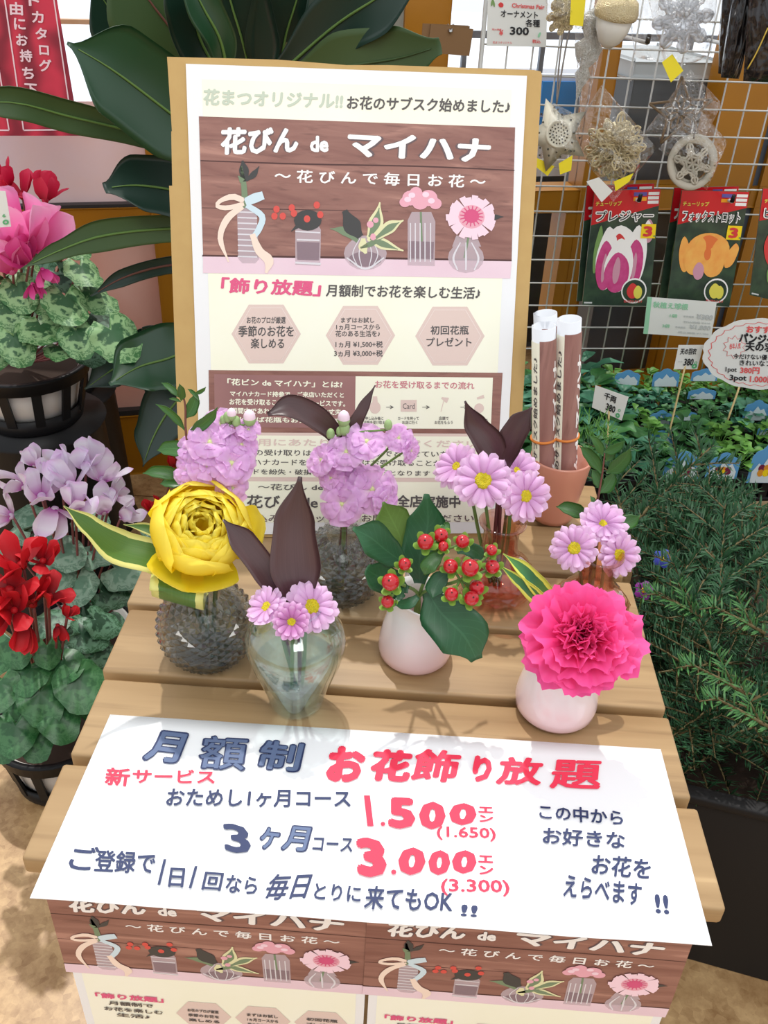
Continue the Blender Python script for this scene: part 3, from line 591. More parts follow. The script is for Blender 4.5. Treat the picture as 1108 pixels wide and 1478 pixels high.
def pressed_vase(label, c, R_, neck_r, neck_h, sq=.97):
    t = thing('pressed_glass_vase', label, 'vase', c)
    z0 = R_ * sq * .86; cc = (c[0], c[1], c[2] + z0)
    pr = ballprof(R_, -.86, .93, 21, sq)
    g = tri_vase(cc, pr, 22, R_ * .058, ballprof(R_ * .86, -.93, .93, 14, sq))
    part('body', g, GREYGL, t, False)
    part('foot', lathe([(.0001, 0), (R_ * .5, 0), (R_ * .52, .002), (R_ * .5, .004), (.0001, .0045)], 32, c), GREYGL, t)
    zt = z0 + R_ * sq * .90
    part('neck', lathe([(neck_r * 1.12, zt - .002), (neck_r, zt + .004), (neck_r, zt + neck_h * .7), (neck_r * 1.15, zt + neck_h), (neck_r * 1.08, zt + neck_h), (neck_r * .9, zt + neck_h * .7), (neck_r * .9, zt)], 32, c), NECKGL, t, label='clear smooth glass neck')
    return t, zt + neck_h
P1 = onz(298, 900, TZ + .037); v1c = V((P1.x, P1.y, TZ + .0005))
pv1, top1 = pressed_vase('grey pressed diamond glass ball vase holding the yellow rose', v1c, .0425, .0165, .022)
P2 = onz(493, 812, TZ + .038); v2c = V((P2.x, P2.y, TZ + .0005))
pv2, top2 = pressed_vase('grey pressed diamond glass vase with pale pink stock, nearest the kraft board', v2c, .0415, .016, .018)
# clear heart-shaped vase
P3 = onz(428, 1010, TZ + .004); v3c = V((P3.x, P3.y, TZ + .0005))
t3 = thing('clear_glass_vase', 'clear glass shouldered vase half full of water holding mauve daisies', 'vase', v3c)
k3 = .0407
outer = [(.0001, 0), (.40, 0), (.52, .04), (.56, .12), (.60, .30), (.66, .52), (.78, .88), (.92, 1.28), (1.0, 1.62), (1.0, 1.82), (.93, 2.05), (.78, 2.22), (.58, 2.33), (.47, 2.42), (.46, 2.52), (.54, 2.62)]
inner = [(.49, 2.62), (.40, 2.52), (.41, 2.40), (.55, 2.26), (.72, 2.14), (.87, 1.98), (.94, 1.80), (.93, 1.62), (.85, 1.28), (.70, .88), (.58, .55), (.50, .36), (.0001, .30)]
part('body', lathe([(r * k3, z * k3) for r, z in outer + inner], 48, v3c), CLEARGL, t3)
part('water', lathe([(.0001, .32)] + [(r * .985, z) for r, z in ((.49, .37), (.57, .55), (.69, .88), (.83, 1.22))] + [(.0001, 1.22)], 40, (0, 0, 0)) if False else lathe([(a * k3, b_ * k3) for a, b_ in [(.0001, .32), (.49, .37), (.57, .55), (.69, .88), (.82, 1.22), (.0001, 1.22)]], 40, v3c), WATER, t3)
# rose lustre vases
def rose_vase(label, c, s=1.0):
    t = thing('rose_glass_vase', label, 'vase', c)
    prof = [(.0001, 0), (.020, 0), (.026, .003), (.0335, .010), (.0375, .020), (.0375, .028), (.034, .037), (.027, .045), (.0205, .051), (.0178, .057), (.0170, .066), (.0172, .076), (.0185, .083), (.0225, .0865), (.0228, .0885), (.021, .0893), (.0165, .086), (.0152, .078), (.0150, .066), (.0160, .056), (.0245, .043), (.0325, .035), (.0355, .027), (.0355, .020), (.031, .011), (.0001, .006)]
    def wob(a, z): return 1 + (.018 * cos(12 * a) if .004 < z < .046 else 0)
    part('body', lathe([(r * s, z * s) for r, z in prof], 72, c, wob), ROSEGL, t); 
    for k, z in enumerate((.012, .020, .028)):
        rr = (.0358, .0385, .0383)[k] * s
        vs, fs = [], []
        for j in range(12):
            a = 2 * pi * (j + .5 * (k % 2)) / 12; q = [(a - .19, z - .0032), (a + .19, z - .0032), (a + .19, z + .0032), (a - .19, z + .0032)]
            n = len(vs); vs += [V((c[0] + rr * cos(x) * .99, c[1] + rr * sin(x) * .99, c[2] + y * s)) for x, y in q] + [V((c[0] + (rr + .0016) * cos(a), c[1] + (rr + .0016) * sin(a), c[2] + z * s))]
            fs += [(n, n + 1, n + 4), (n + 1, n + 2, n + 4), (n + 2, n + 3, n + 4), (n + 3, n, n + 4)]
        part('faceted_band', (vs, fs), ROSEGL, t, False, kind='stuff')
    return t
P5 = onz(714, 838, TZ + .018); v5c = V((P5.x, P5.y, TZ + .0005))
rose_vase('copper tinted glass bottle vase with four mauve daisies by the terracotta cup', v5c)
P7 = onz(850, 880, TZ + .018); v7c = V((P7.x, P7.y, TZ + .0005))
rose_vase('copper tinted glass bottle vase mostly hidden behind the pink carnation', v7c, .95)
# white-to-pink pitchers
m, N, L, p = newmat('pink_dipped_ceramic')
tc = N.new('ShaderNodeTexCoord'); sp = N.new('ShaderNodeSeparateXYZ'); L.new(tc.outputs['Object'], sp.inputs[0])
mr = N.new('ShaderNodeMapRange'); mr.inputs[1].default_value = .0; mr.inputs[2].default_value = .055; L.new(sp.outputs[2], mr.inputs[0])
r = N.new('ShaderNodeValToRGB'); r.color_ramp.elements[0].color = c4(s2l(226, 186, 188)); r.color_ramp.elements[1].color = c4(s2l(232, 228, 224)); L.new(mr.outputs[0], r.inputs[0])
L.new(r.outputs[0], p.inputs['Base Color']); p.inputs['Roughness'].default_value = .18; p.inputs['Coat Weight'].default_value = .4; CERAM = m
def pitcher(label, c, s, hand_ang, squash=1):
    t = thing('ceramic_pitcher', label, 'pitcher', c)
    prof = [(.0001, 0), (.024, 0), (.0295, .0015), (.0325, .006), (.0335, .013), (.0325, .023), (.030, .035), (.0265, .047), (.0235, .057), (.0225, .064), (.0235, .070), (.0245, .0725), (.0232, .0728), (.0210, .064), (.0222, .056), (.0285, .035), (.031, .022), (.031, .012), (.0001, .004)]
    vs, fs, us = lathe([(r * s, z * s) for r, z in prof], 56, c)
    sa = hand_ang + pi
    for v in vs:
        d = v - V(c); a = math.atan2(d.y, d.x); k = max(0, cos(a - sa)) ** 8 * max(0, (d.z / s - .05) / .02) * .007 * s
        v.x += cos(sa) * k; v.y += sin(sa) * k
    part('body', (vs, fs, us), CERAM, t)
    D = V((cos(hand_ang), sin(hand_ang), 0)); o = V(c)
    h = [o + D * .022 * s + V((0, 0, .062 * s)), o + D * .036 * s + V((0, 0, .066 * s)), o + D * .047 * s + V((0, 0, .062 * s)), o + D * .049 * s + V((0, 0, .052 * s)), o + D * .041 * s + V((0, 0, .034 * s)), o + D * .031 * s + V((0, 0, .022 * s))]
    part('handle', tube(h, [.0052 * s, .0045 * s, .0045 * s, .0045 * s, .0045 * s, .0052 * s], 12), CERAM, t)
    return t
P4 = onz(598, 940, TZ + .004); v4c = V((P4.x, P4.y, TZ + .0005))
pitcher('white to blush ceramic pitcher holding red berries and big leaves', v4c, 1.0, R(100))
P6 = onz(800, 1018, TZ + .004); v6c = V((P6.x, P6.y, TZ + .0005))
pitcher('white to blush ceramic pitcher with angular handle under the pink carnation', v6c, 1.04, R(22))
# terracotta cup with three rolled posters
TERR = mat('glazed_terracotta', s2l(206, 140, 118), .3, coat=.3)
Pp = onz(797, 735, TZ + .01); pc = V((Pp.x, Pp.y, TZ + .0005))
t = thing('terracotta_cup', 'glazed terracotta pink cup at the back right corner of the table holding rolled posters', 'cup', pc)
part('body', lathe([(.0001, 0), (.019, 0), (.0225, .0015), (.0245, .008), (.0315, .062), (.0333, .078), (.0328, .0805), (.0312, .079), (.0292, .062), (.0218, .010), (.0001, .005)], 56, pc), TERR, t)
ROLLW = mat('roll_inner_white', (.66, .68, .72), .5)
BAND = mat('rubber_band', s2l(216, 128, 54), .5)
def roll(label, a, b_, k):
    ax = (b_ - a).normalized(); Lr = (b_ - a).length; r_ = .0122
    t = thing('rolled_poster', label, 'poster', a, 'rolled posters in the terracotta cup')
    Fm = frame(a, ax); 
    toC = (CP - a).normalized(); loc = Fm.to_3x3().inverted() @ toC; base = math.atan2(loc.y, loc.x)
    def cyl(a0, a1, z0, z1, rr, na, nz=2):
        vs, fs = [], []
        for i in range(nz + 1):
            for j in range(na + 1):
                q = base + a0 + (a1 - a0) * j / na; vs.append(Fm @ V((rr * cos(q), rr * sin(q), z0 + (z1 - z0) * i / nz)))
        for i in range(nz):
            for j in range(na): n = i * (na + 1) + j; fs.append((n, n + 1, n + na + 2, n + na + 1))
        return vs, fs
    # spiral of paper
    vs, fs = [], []
    nn = 90
    for i in range(2):
        for j in range(nn + 1):
            q = j / nn; rr = r_ * (1 - .16 * q); aa = base - 1.9 + q * 2 * pi * 2.2; vs.append(Fm @ V((rr * cos(aa), rr * sin(aa), i * Lr)))
    for j in range(nn): fs.append((j, j + 1, j + nn + 2, j + nn + 1))
    part('sheet', solid((vs, fs), .0003), ROLLW, t, True)
    sgn = 1
    part('printed_margin', cyl(-1.4, -.35, .0, Lr - .014, r_ + .0004, 14), cream, t, True)
    part('printed_wood', cyl(-.35, 1.5, .0, Lr - .012, r_ + .0004, 18), WOODV, t, True)
    def wrap(s, z0, z1, q0, q1, m, bold, nm):
        vs, fs = glyphs(s, bold); return part(nm, ([Fm @ V(((r_ + .0007 + z) * cos(base + q0 + (q1 - q0) * y), (r_ + .0007 + z) * sin(base + q0 + (q1 - q0) * y), z0 + (z1 - z0) * (x))) for x, y, z in vs], fs), m, t, False, kind='stuff')
    wrap('お花のサブスク始めました♪', .03, Lr - .03, -.52, -.98, inkd, .03, 'lettering')
    wrap('花びん de マイハナ', .01, Lr - .035, 1.45, .75, inkw, .06, 'lettering')
    part('rubber_band', lathe([(r_ + .0005, 0), (r_ + .0022, .0008), (r_ + .0022, .0026), (r_ + .0005, .0029)], 32), BAND, t) if False else part('rubber_band', xf(lathe([(r_ + .0005, 0), (r_ + .0022, .0008), (r_ + .0022, .0026), (r_ + .0005, .0029)], 32), Fm @ Matrix.Translation((0, 0, .086 + .003 * k))), BAND, t)
WOODV = wood_mat('print_wood_roll', s2l(140, 98, 92), s2l(184, 142, 132), s2l(98, 64, 60), (60, 60, 6), .45, False)
for k, (dx, dy, px1, py1, dY, lb) in enumerate(((-.004, .0125, 787, 452, .016, 'rolled poster at the back of the terracotta cup, tallest of the three'), (-.0115, -.006, 785, 470, -.006, 'rolled poster at the front left of the terracotta cup'), (.0115, -.005, 822, 460, -.004, 'rolled poster at the right of the terracotta cup'))):
    roll(lb, pc + V((dx, dy, .014)), ony(px1, py1, pc.y + dY), k)
# ============================================================ CUT FLOWERS
STEM = mat('green_stem', s2l(98, 128, 62), .5); DSTEM = mat('purple_stem', s2l(104, 58, 62), .45); BSTEM = mat('brown_twig', s2l(112, 70, 60), .6)
LEAF = petal_mat('glossy_leaf', [s2l(58, 104, 44), s2l(62, 112, 48)], .2, .4, .35, coat=.15)
LEAFD = petal_mat('dark_green_leaf', [s2l(34, 82, 50), s2l(36, 92, 52)], .15, .42, .3, coat=.1)
LEAFY = petal_mat('yellow_green_leaf', [s2l(120, 150, 72), s2l(104, 138, 60)], .3, .45, .3)
PURPLE = petal_mat('dark_purple_leaf', [s2l(74, 46, 48), s2l(80, 54, 54), s2l(60, 38, 40)], .08, .36, 0, streak=(s2l(112, 84, 84), .5, 40), coat=.25)
VARI = petal_mat('variegated_leaf', [s2l(78, 118, 44), s2l(84, 124, 50), s2l(70, 110, 50)], .2, .4, 0, edge=(s2l(228, 226, 138), .15), streak=(s2l(120, 150, 80), .6, 30))
VARI2 = petal_mat('yellow_margin_leaf', [s2l(120, 160, 60), s2l(50, 116, 74), s2l(90, 150, 70)], .2, .4, 0, edge=(s2l(222, 228, 96), .2))
DAISY = petal_mat('mauve_petal', [s2l(206, 140, 200), s2l(236, 190, 232), s2l(246, 214, 243)], .35, .6, 0, streak=(s2l(216, 160, 214), .4, 14))
DAISY2 = petal_mat('deep_mauve_petal', [s2l(170, 96, 146), s2l(212, 140, 200), s2l(242, 200, 236)], .35, .6, 0, streak=(s2l(180, 100, 160), .45, 14))
DISC = mat('daisy_disc', s2l(226, 198, 20), .6, bump=(900, 1, .002), noise=(500, s2l(190, 180, 30), .2))
STOCK = petal_mat('stock_petal', [s2l(250, 244, 236), s2l(240, 200, 238), s2l(232, 182, 232), s2l(240, 204, 240)], .4, .6)
YROSE = petal_mat('yellow_petal', [s2l(255, 214, 20), s2l(255, 234, 44), s2l(255, 244, 112)], .5, .55)
CARN = petal_mat('carnation_petal', [s2l(206, 12, 84), s2l(236, 40, 124), s2l(250, 96, 172)], .35, .6, 0, streak=(s2l(226, 20, 100), .4, 10))
BERRY = mat('red_berry', s2l(178, 22, 34), .22, coat=.5); BTIP = mat('berry_tip', s2l(70, 24, 24), .5); SEPAL = petal_mat('sepal', [s2l(120, 168, 66), s2l(140, 184, 76)], .3, .5)
def stem(name_parent, pts, r, m, nm='stem'): return part(nm, tube(pts, r, 8), m, name_parent)
PET = [mesh(*ribbon([(0, 0, 0), (.35, 0, .05), (.75, 0, .03), (1, 0, dz)], [.16, .30, .38, .36], V((0, 1, 0)), nv=6, nl=9, cup=c_, tipround=True)[:2], None, None) for dz, c_ in ((-.06, .35), (.03, .2), (-.14, .45))]
for m_ in PET: bpy.data.meshes.remove(m_)
def petal_set(m, specs, name):
    out = []
    for P, ws, cup, kw in specs:
        g = ribbon([V(p) for p in P], ws, V((0, 1, 0)), cup=cup, **kw); out.append(mesh(g[0], g[1], m, g[2], True, name))
    return out
DP = {m.name: petal_set(m, [([(.12, 0, 0), (.45, 0, .05), (.8, 0, .02), (1, 0, dz)], [.10, .23, .31, .33, .28], c_, dict(nv=4, nl=8, tipround=True)) for dz, c_ in ((-.04, .5), (.05, .3), (-.12, .6))], 'petal') for m in (DAISY, DAISY2)}
def put_petal(me, parent, M, name='petal'):
    o = bpy.data.objects.new(name, me); COL.objects.link(o); o.parent = parent; o.matrix_parent_inverse = Matrix.Identity(4); o.matrix_basis = M; return o
def daisy(label, px, py, Y, rpx, ax, base, m=DAISY, n=17, open_=.12, roll=0, disc=.3, group=None, sr=.0016):
    c = ony(px, py, Y); r_ = rpx * mpp(c)
    t = thing('daisy', label, 'flower', base, group)
    F = frame(c, ax, roll); rel = Matrix.Translation(-V(base)) @ F
    rnd = random.Random(int(px * 7 + py))
    for lay, (nn, s, tilt) in enumerate(((n, 1.0, open_), (n - 5, .86, open_ + .16))):
        for k in range(nn):
            a = 2 * pi * (k + .5 * lay) / nn + rnd.uniform(-.06, .06)
            M = rel @ Matrix.Rotation(a, 4, 'Z') @ Matrix.Translation((0, 0, r_ * .03 * lay)) @ Matrix.Rotation(-(tilt + rnd.uniform(-.10, .10)), 4, 'Y') @ Matrix.Scale(r_ * s * rnd.uniform(.93, 1.04), 4)
            put_petal(DP[m.name][rnd.randrange(3)], t, M)
    d = r_ * disc
    part('flower_center', xf(lathe([(.0001, -.2 * d), (.7 * d, -.1 * d), (d, .15 * d), (.95 * d, .38 * d), (.7 * d, .52 * d), (.4 * d, .5 * d), (.0001, .42 * d)], 20), F), DISC, t)
    part('calyx', xf(lathe([(.0001, -.35 * r_), (.10 * r_, -.3 * r_), (.24 * r_, -.1 * r_), (.2 * r_, .02 * r_)], 14), F), STEM, t)
    A_ = F @ V((0, 0, -.33 * r_)); B_ = V(base)
    stem(t, [A_, A_ - F.to_3x3() @ V((0, 0, .5 * r_)), A_.lerp(B_, .6) + V((0, 0, .004)), B_], [sr, sr, sr * 1.1, sr], STEM)
    return t
def towards(px, py, Y, up=0, rt=0):
    """axis turned to the viewer, leaned up / right"""
    c = ony(px, py, Y); d = (CP - c).normalized(); return d + V((0, 0, 1)) * up + V((1, 0, 0)) * rt
def bot(c, dx, dy, z=.012): return V((c[0] + dx, c[1] + dy, TZ + z))
daisy('mauve daisy with bright yellow eye, right of three in the clear glass vase', 449, 876, .545, 41, towards(449, 876, .545, .5, .35), bot(v3c, .004, .004, .016))
daisy('small deep mauve half open daisy, lowest of three in the clear glass vase', 421, 897, .525, 30, towards(421, 897, .525, .0, -.1), bot(v3c, -.004, .002, .016), DAISY2, 16, .35)
daisy('mauve daisy facing away to the left in the clear glass vase', 386, 877, .54, 33, towards(386, 877, .54, .9, -.9), bot(v3c, -.002, .008, .016), DAISY, 17, .3)
daisy('largest open mauve daisy facing forward in the copper vase by the terracotta cup', 697, 694, .70, 44, towards(697, 694, .70, .1, 0), bot(v5c, 0, 0), DAISY, 16, .1, disc=.3)
daisy('mauve daisy seen side-on at the left of the copper vase, its face turned up', 660, 674, .725, 38, towards(660, 674, .725, .8, -.9), bot(v5c, -.004, .004), DAISY, 17, .2, disc=.22)
daisy('mauve daisy turned to the right and down beside the terracotta cup', 757, 716, .70, 42, towards(757, 716, .70, -.1, .55), bot(v5c, .004, 0), DAISY, 16, .12, disc=.25)
daisy('mauve daisy standing highest behind the others in the copper vase by the terracotta cup', 745, 680, .735, 35, towards(745, 680, .735, 1.0, .4), bot(v5c, .002, .006), DAISY, 17, .25, disc=.2)
daisy('mauve daisy at the left of the hidden copper vase, just above the carnation', 829, 791, .675, 36, towards(829, 791, .675, 0, -.15), bot(v7c, -.004, -.002), DAISY, 17, .15)
daisy('mauve daisy tilted up, topmost on the hidden copper vase', 869, 757, .70, 37, towards(869, 757, .70, 1.0, .2), bot(v7c, 0, .004), DAISY, 17, .3, disc=.22)
daisy('mauve daisy turned right, nearest the fir branches', 891, 800, .68, 36, towards(891, 800, .68, -.1, .6), bot(v7c, .004, -.002), DAISY, 17, .15)
# dark purple leaves, each a cut leaf standing in its vase
def cutleaf(label, pts, w, m=PURPLE, cup=.3, twist=0., base=None, cat='leaf', name='cut_leaf', sm=DSTEM, **k):
    P0 = ony(*pts[0]); b_ = base if base is not None else P0
    t = thing(name, label, cat, b_); g = bladepx(pts, w, cup, twist, nv=8, nl=22, **k)
    part('blade', solid(g, .0005), m, t)
    if base is not None: stem(t, [P0 + V((0, 0, .002)), P0.lerp(V(b_), .5), V(b_)], .0018, sm)
    return t
cutleaf('dark purple leaf bending left over the poster behind the pale stock', [(500, 668, .70), (484, 630, .71), (455, 603, .705), (420, 588, .695), (386, 598, .685)], [12, 26, 36, 36, 6], cup=.3, twist=.3, base=bot(v2c, -.003, 0, .014))
cutleaf('narrow dark purple leaf pointing up right in front of the poster flow chart', [(500, 670, .70), (508, 625, .705), (524, 590, .71), (541, 556, .715)], [14, 24, 17, 1], cup=.3, twist=-.3, base=bot(v2c, .003, 0, .014))
cutleaf('broad dark purple leaf standing upright in the clear glass vase', [(432, 868, .555), (426, 815, .565), (425, 750, .575), (433, 688, .58)], [40, 72, 58, 5], cup=.42, base=bot(v3c, .002, .006, .02))
cutleaf('dark purple leaf pointing up left in front of the yellow rose', [(402, 866, .555), (380, 822, .56), (350, 782, .565), (322, 750, .57)], [18, 38, 38, 3], cup=.35, twist=.15, base=bot(v3c, -.003, .006, .02))
cutleaf('dark purple leaf pointing up, left of the pair above the copper vase daisies', [(722, 672, .735), (704, 640, .735), (684, 612, .735), (671, 579, .73)], [30, 44, 34, 2], cup=.35, twist=.2, base=bot(v5c, -.003, .006))
cutleaf('dark purple leaf pointing up right beside the kraft board edge', [(724, 672, .735), (736, 640, .735), (752, 612, .735), (767, 588, .735)], [26, 40, 36, 3], cup=.35, twist=-.3, base=bot(v5c, .003, .006))
# variegated leaves
cutleaf('long cream-edged green leaf reaching left from the yellow rose', [(262, 826, .585), (222, 805, .58), (170, 790, .575), (128, 758, .57), (92, 730, .565)], [34, 50, 52, 30, 1], VARI, .25, .25, bot(v1c, -.004, 0, .03), sm=STEM)
cutleaf('cream-edged green leaf tip behind the left side of the yellow rose', [(250, 785, .62), (215, 764, .62), (178, 757, .62)], [20, 16, 1], VARI, .2, 0, bot(v1c, -.004, .004, .03), sm=STEM)
# the looped one: its blade rolls forward and back under itself
t = thing('cut_leaf', 'cream-edged green leaf folded into a loop under the yellow rose', 'leaf', bot(v1c, -.004, -.002, .03))
Pm = [ony(258, 832, .574), ony(257, 838, .566), ony(256, 845, .558), ony(255, 858, .552), ony(256, 870, .560), ony(258, 868, .576), ony(262, 852, .592), ony(270, 840, .60)]
W_ = [78 * mpp(Pm[2])] * len(Pm)
part('blade', solid(ribbon(Pm, W_, V((1, -.12, -.16)), nv=10, nl=30, cup=.03), .0005), VARI, t); stem(t, [Pm[-1], bot(v1c, -.004, -.002, .03)], .0018, STEM)
cutleaf('yellow-edged green leaf spreading up left behind the carnation', [(800, 872, .575), (778, 848, .58), (755, 822, .585), (726, 799, .59)], [22, 28, 22, 1], VARI2, .3, .25, bot(v6c, -.004, .004, .03), sm=STEM)
cutleaf('lower yellow-edged green leaf of the pair behind the carnation', [(795, 880, .57), (770, 858, .575), (748, 838, .58), (721, 816, .585)], [18, 22, 16, 1], VARI2, .3, -.1, bot(v6c, -.006, .002, .03), sm=STEM)
# ---- hypericum
def sprig(label, name, cat, base): return thing(name, label, cat, base)
hy = sprig('red hypericum berry sprig with big green leaves in the blush pitcher', 'berry_sprig', 'berries', bot(v4c, 0, 0, .012))
s262 = 4.262
Q = lambda x, y, Y: (500 + x / s262, 720 + y / s262, Y)
mouth = V((v4c.x, v4c.y, TZ + .068))
for pts, w, mm, tw in (([Q(380, 410, .585), Q(260, 330, .58), Q(150, 240, .575), Q(38, 180, .57)], [10, 42, 54, 6], LEAFD, .35),
                       ([Q(360, 400, .61), Q(330, 240, .615), Q(270, 110, .62), Q(225, 20, .62)], [12, 46, 52, 4], LEAFY, 0),
                       ([Q(450, 520, .595), Q(450, 360, .60), Q(500, 160, .61), Q(492, -30, .615)], [16, 56, 62, 8], LEAFD, -.3),
                       ([Q(500, 570, .57), Q(580, 700, .56), Q(720, 840, .55), Q(800, 990, .545)], [18, 66, 78, 18], LEAFD, .1),
                       ([Q(380, 560, .575), Q(280, 520, .57), Q(180, 470, .565), Q(120, 430, .56)], [10, 40, 44, 16], LEAFD, 0.2),
                       ([Q(440, 600, .565), Q(390, 640, .56), Q(340, 650, .555), Q(300, 650, .55)], [8, 16, 14, 3], LEAFD, 0),
                       ([Q(600, 330, .58), Q(540, 370, .575), Q(500, 420, .57), Q(480, 470, .57)], [5, 22, 24, 3], LEAF, 0),
                       ([Q(640, 440, .575), Q(570, 500, .57), Q(540, 560, .565), Q(530, 610, .56)], [6, 26, 28, 3], LEAFD, 0),
                       ([Q(680, 330, .59), Q(740, 310, .595), Q(800, 330, .60), Q(840, 380, .60)], [5, 20, 22, 3], LEAFD, 0),
                       ([Q(600, 250, .59), Q(600, 200, .595), Q(610, 160, .60), Q(600, 150, .60)], [5, 18, 12, 2], LEAF, 0),
                       ([Q(330, 520, .575), Q(300, 560, .57), Q(330, 590, .565), Q(360, 600, .565)], [8, 20, 20, 3], LEAFD, 0)):
    part('leaf', solid(bladepx(pts, w, .22, tw, nv=8, nl=16, ruf=.06), .0004), mm, hy)
brs = [(485, 265, 52, .575), (580, 225, 47, .585), (595, 292, 33, .575), (713, 262, 44, .58), (892, 315, 36, .575), (640, 415, 48, .565), (760, 425, 56, .56), (897, 418, 46, .57), (800, 548, 49, .56), (645, 587, 44, .55), (768, 612, 48, .55), (357, 402, 41, .56), (270, 512, 57, .55), (252, 632, 41, .55)]
hub = {0: Q(560, 330, .58), 1: Q(700, 500, .565), 2: Q(330, 520, .565)}
part('stem', join(tube([mouth - V((0, 0, .05)), mouth, ony(*hub[0])], .0016, 6), tube([mouth - V((0, 0, .05)), mouth, ony(*hub[1])], .0016, 6), tube([mouth - V((0, 0, .05)), mouth, ony(*hub[2])], .0016, 6)), STEM, hy, kind='stuff')
for i, (x, y, r_, Y) in enumerate(brs):
    c = ony(*Q(x, y, Y)); rr = r_ / s262 * mpp(c) * .98; hb = ony(*hub[2 if x < 400 else (0 if y < 330 and x < 800 else 1)])
    ax = ((CP - c).normalized() * 1.2 + V((random.uniform(-.3, .3), 0, .5 + random.uniform(-.3, .3)))).normalized(); F = frame(c, ax)
    b_ = part('berry', xf(ball((0, 0, 0), rr, 20, 1.12), F), BERRY, hy)
    gs = []
    for k in range(5):
        a = k * 2 * pi / 5 + i; g = ribbon([V((0, 0, -1.12 * rr)), V((.7 * rr, 0, -1.05 * rr)), V((1.35 * rr, 0, -.6 * rr)), V((1.6 * rr, 0, -.45 * rr))], [.5 * rr, 1.15 * rr, .8 * rr, .1 * rr], V((0, 1, 0)), nv=4, nl=6, cup=.3)
        gs.append(xf(g, F @ Matrix.Rotation(a, 4, 'Z')))
    part('sepals', join(*gs), SEPAL, b_, kind='stuff'); part('tip', xf(ball((0, 0, rr * 1.12), rr * .13, 8), F), BTIP, b_)
    part('stalk', tube([F @ V((0, 0, -1.05 * rr)), hb], .0011, 6), STEM, b_)
# ---- leafy twigs
def twig(label, name, st, base, leaves, Y, sc, ox, oy, m=LEAF):
    t = thing(name, label, 'greenery', base)
    P = [ony(ox + x / sc, oy + y / sc, Y) for x, y in st]
    stem(t, [V(base)] + P, [.0018, .0013, .0009, .0006], BSTEM)
    for i, (x0, y0, x1, y1, w) in enumerate(leaves):
        xm, ym = (x0 + x1) / 2, (y0 + y1) / 2; dx, dy = x1 - x0, y1 - y0; b_ = .08
        pts = [(x0, y0), (x0 + dx * .35 - dy * b_, y0 + dy * .35 + dx * b_), (x0 + dx * .7 - dy * b_, y0 + dy * .7 + dx * b_), (x1, y1)]
        dd = random.uniform(-.012, .012)
        part('leaf', solid(bladepx([(ox + q[0] / sc, oy + q[1] / sc, Y + dd * j / 3) for j, q in enumerate(pts)], [w * .12 / sc, w * .95 / sc, w * .8 / sc, 1 / sc], .3, random.uniform(-.5, .5), nv=6, nl=12), .0003), m, t)
    return t
twig('glossy green twig rising left of the pale stock beside the yellow rose', 'leafy_twig', [(880, 800), (800, 560), (790, 400), (770, 330)], bot(v1c, -.002, .006, .03),
     [(805, 512, 928, 408, 52), (790, 455, 835, 345, 58), (790, 508, 663, 394, 38), (772, 380, 765, 308, 38), (762, 365, 688, 303, 30), (830, 350, 878, 322, 18), (772, 385, 722, 372, 14), (808, 600, 668, 592, 74), (782, 712, 608, 690, 62), (780, 740, 682, 735, 55), (850, 380, 800, 330, 20)], .625, 2.957, 0, 450)
twig('glossy green twig rising between the mauve daisies and the fir', 'leafy_twig', [(352, 870), (368, 770), (383, 680), (392, 600)], bot(v7c, 0, .004),
     [(378, 690, 283, 574, 62), (383, 615, 328, 530, 40), (388, 600, 475, 552, 44), (398, 690, 503, 580, 68), (366, 775, 432, 680, 62), (372, 760, 335, 672, 48), (318, 880, 183, 832, 66), (425, 905, 543, 870, 72), (350, 845, 330, 785, 26), (395, 640, 430, 570, 40)], .72, 2.957, 740, 450)
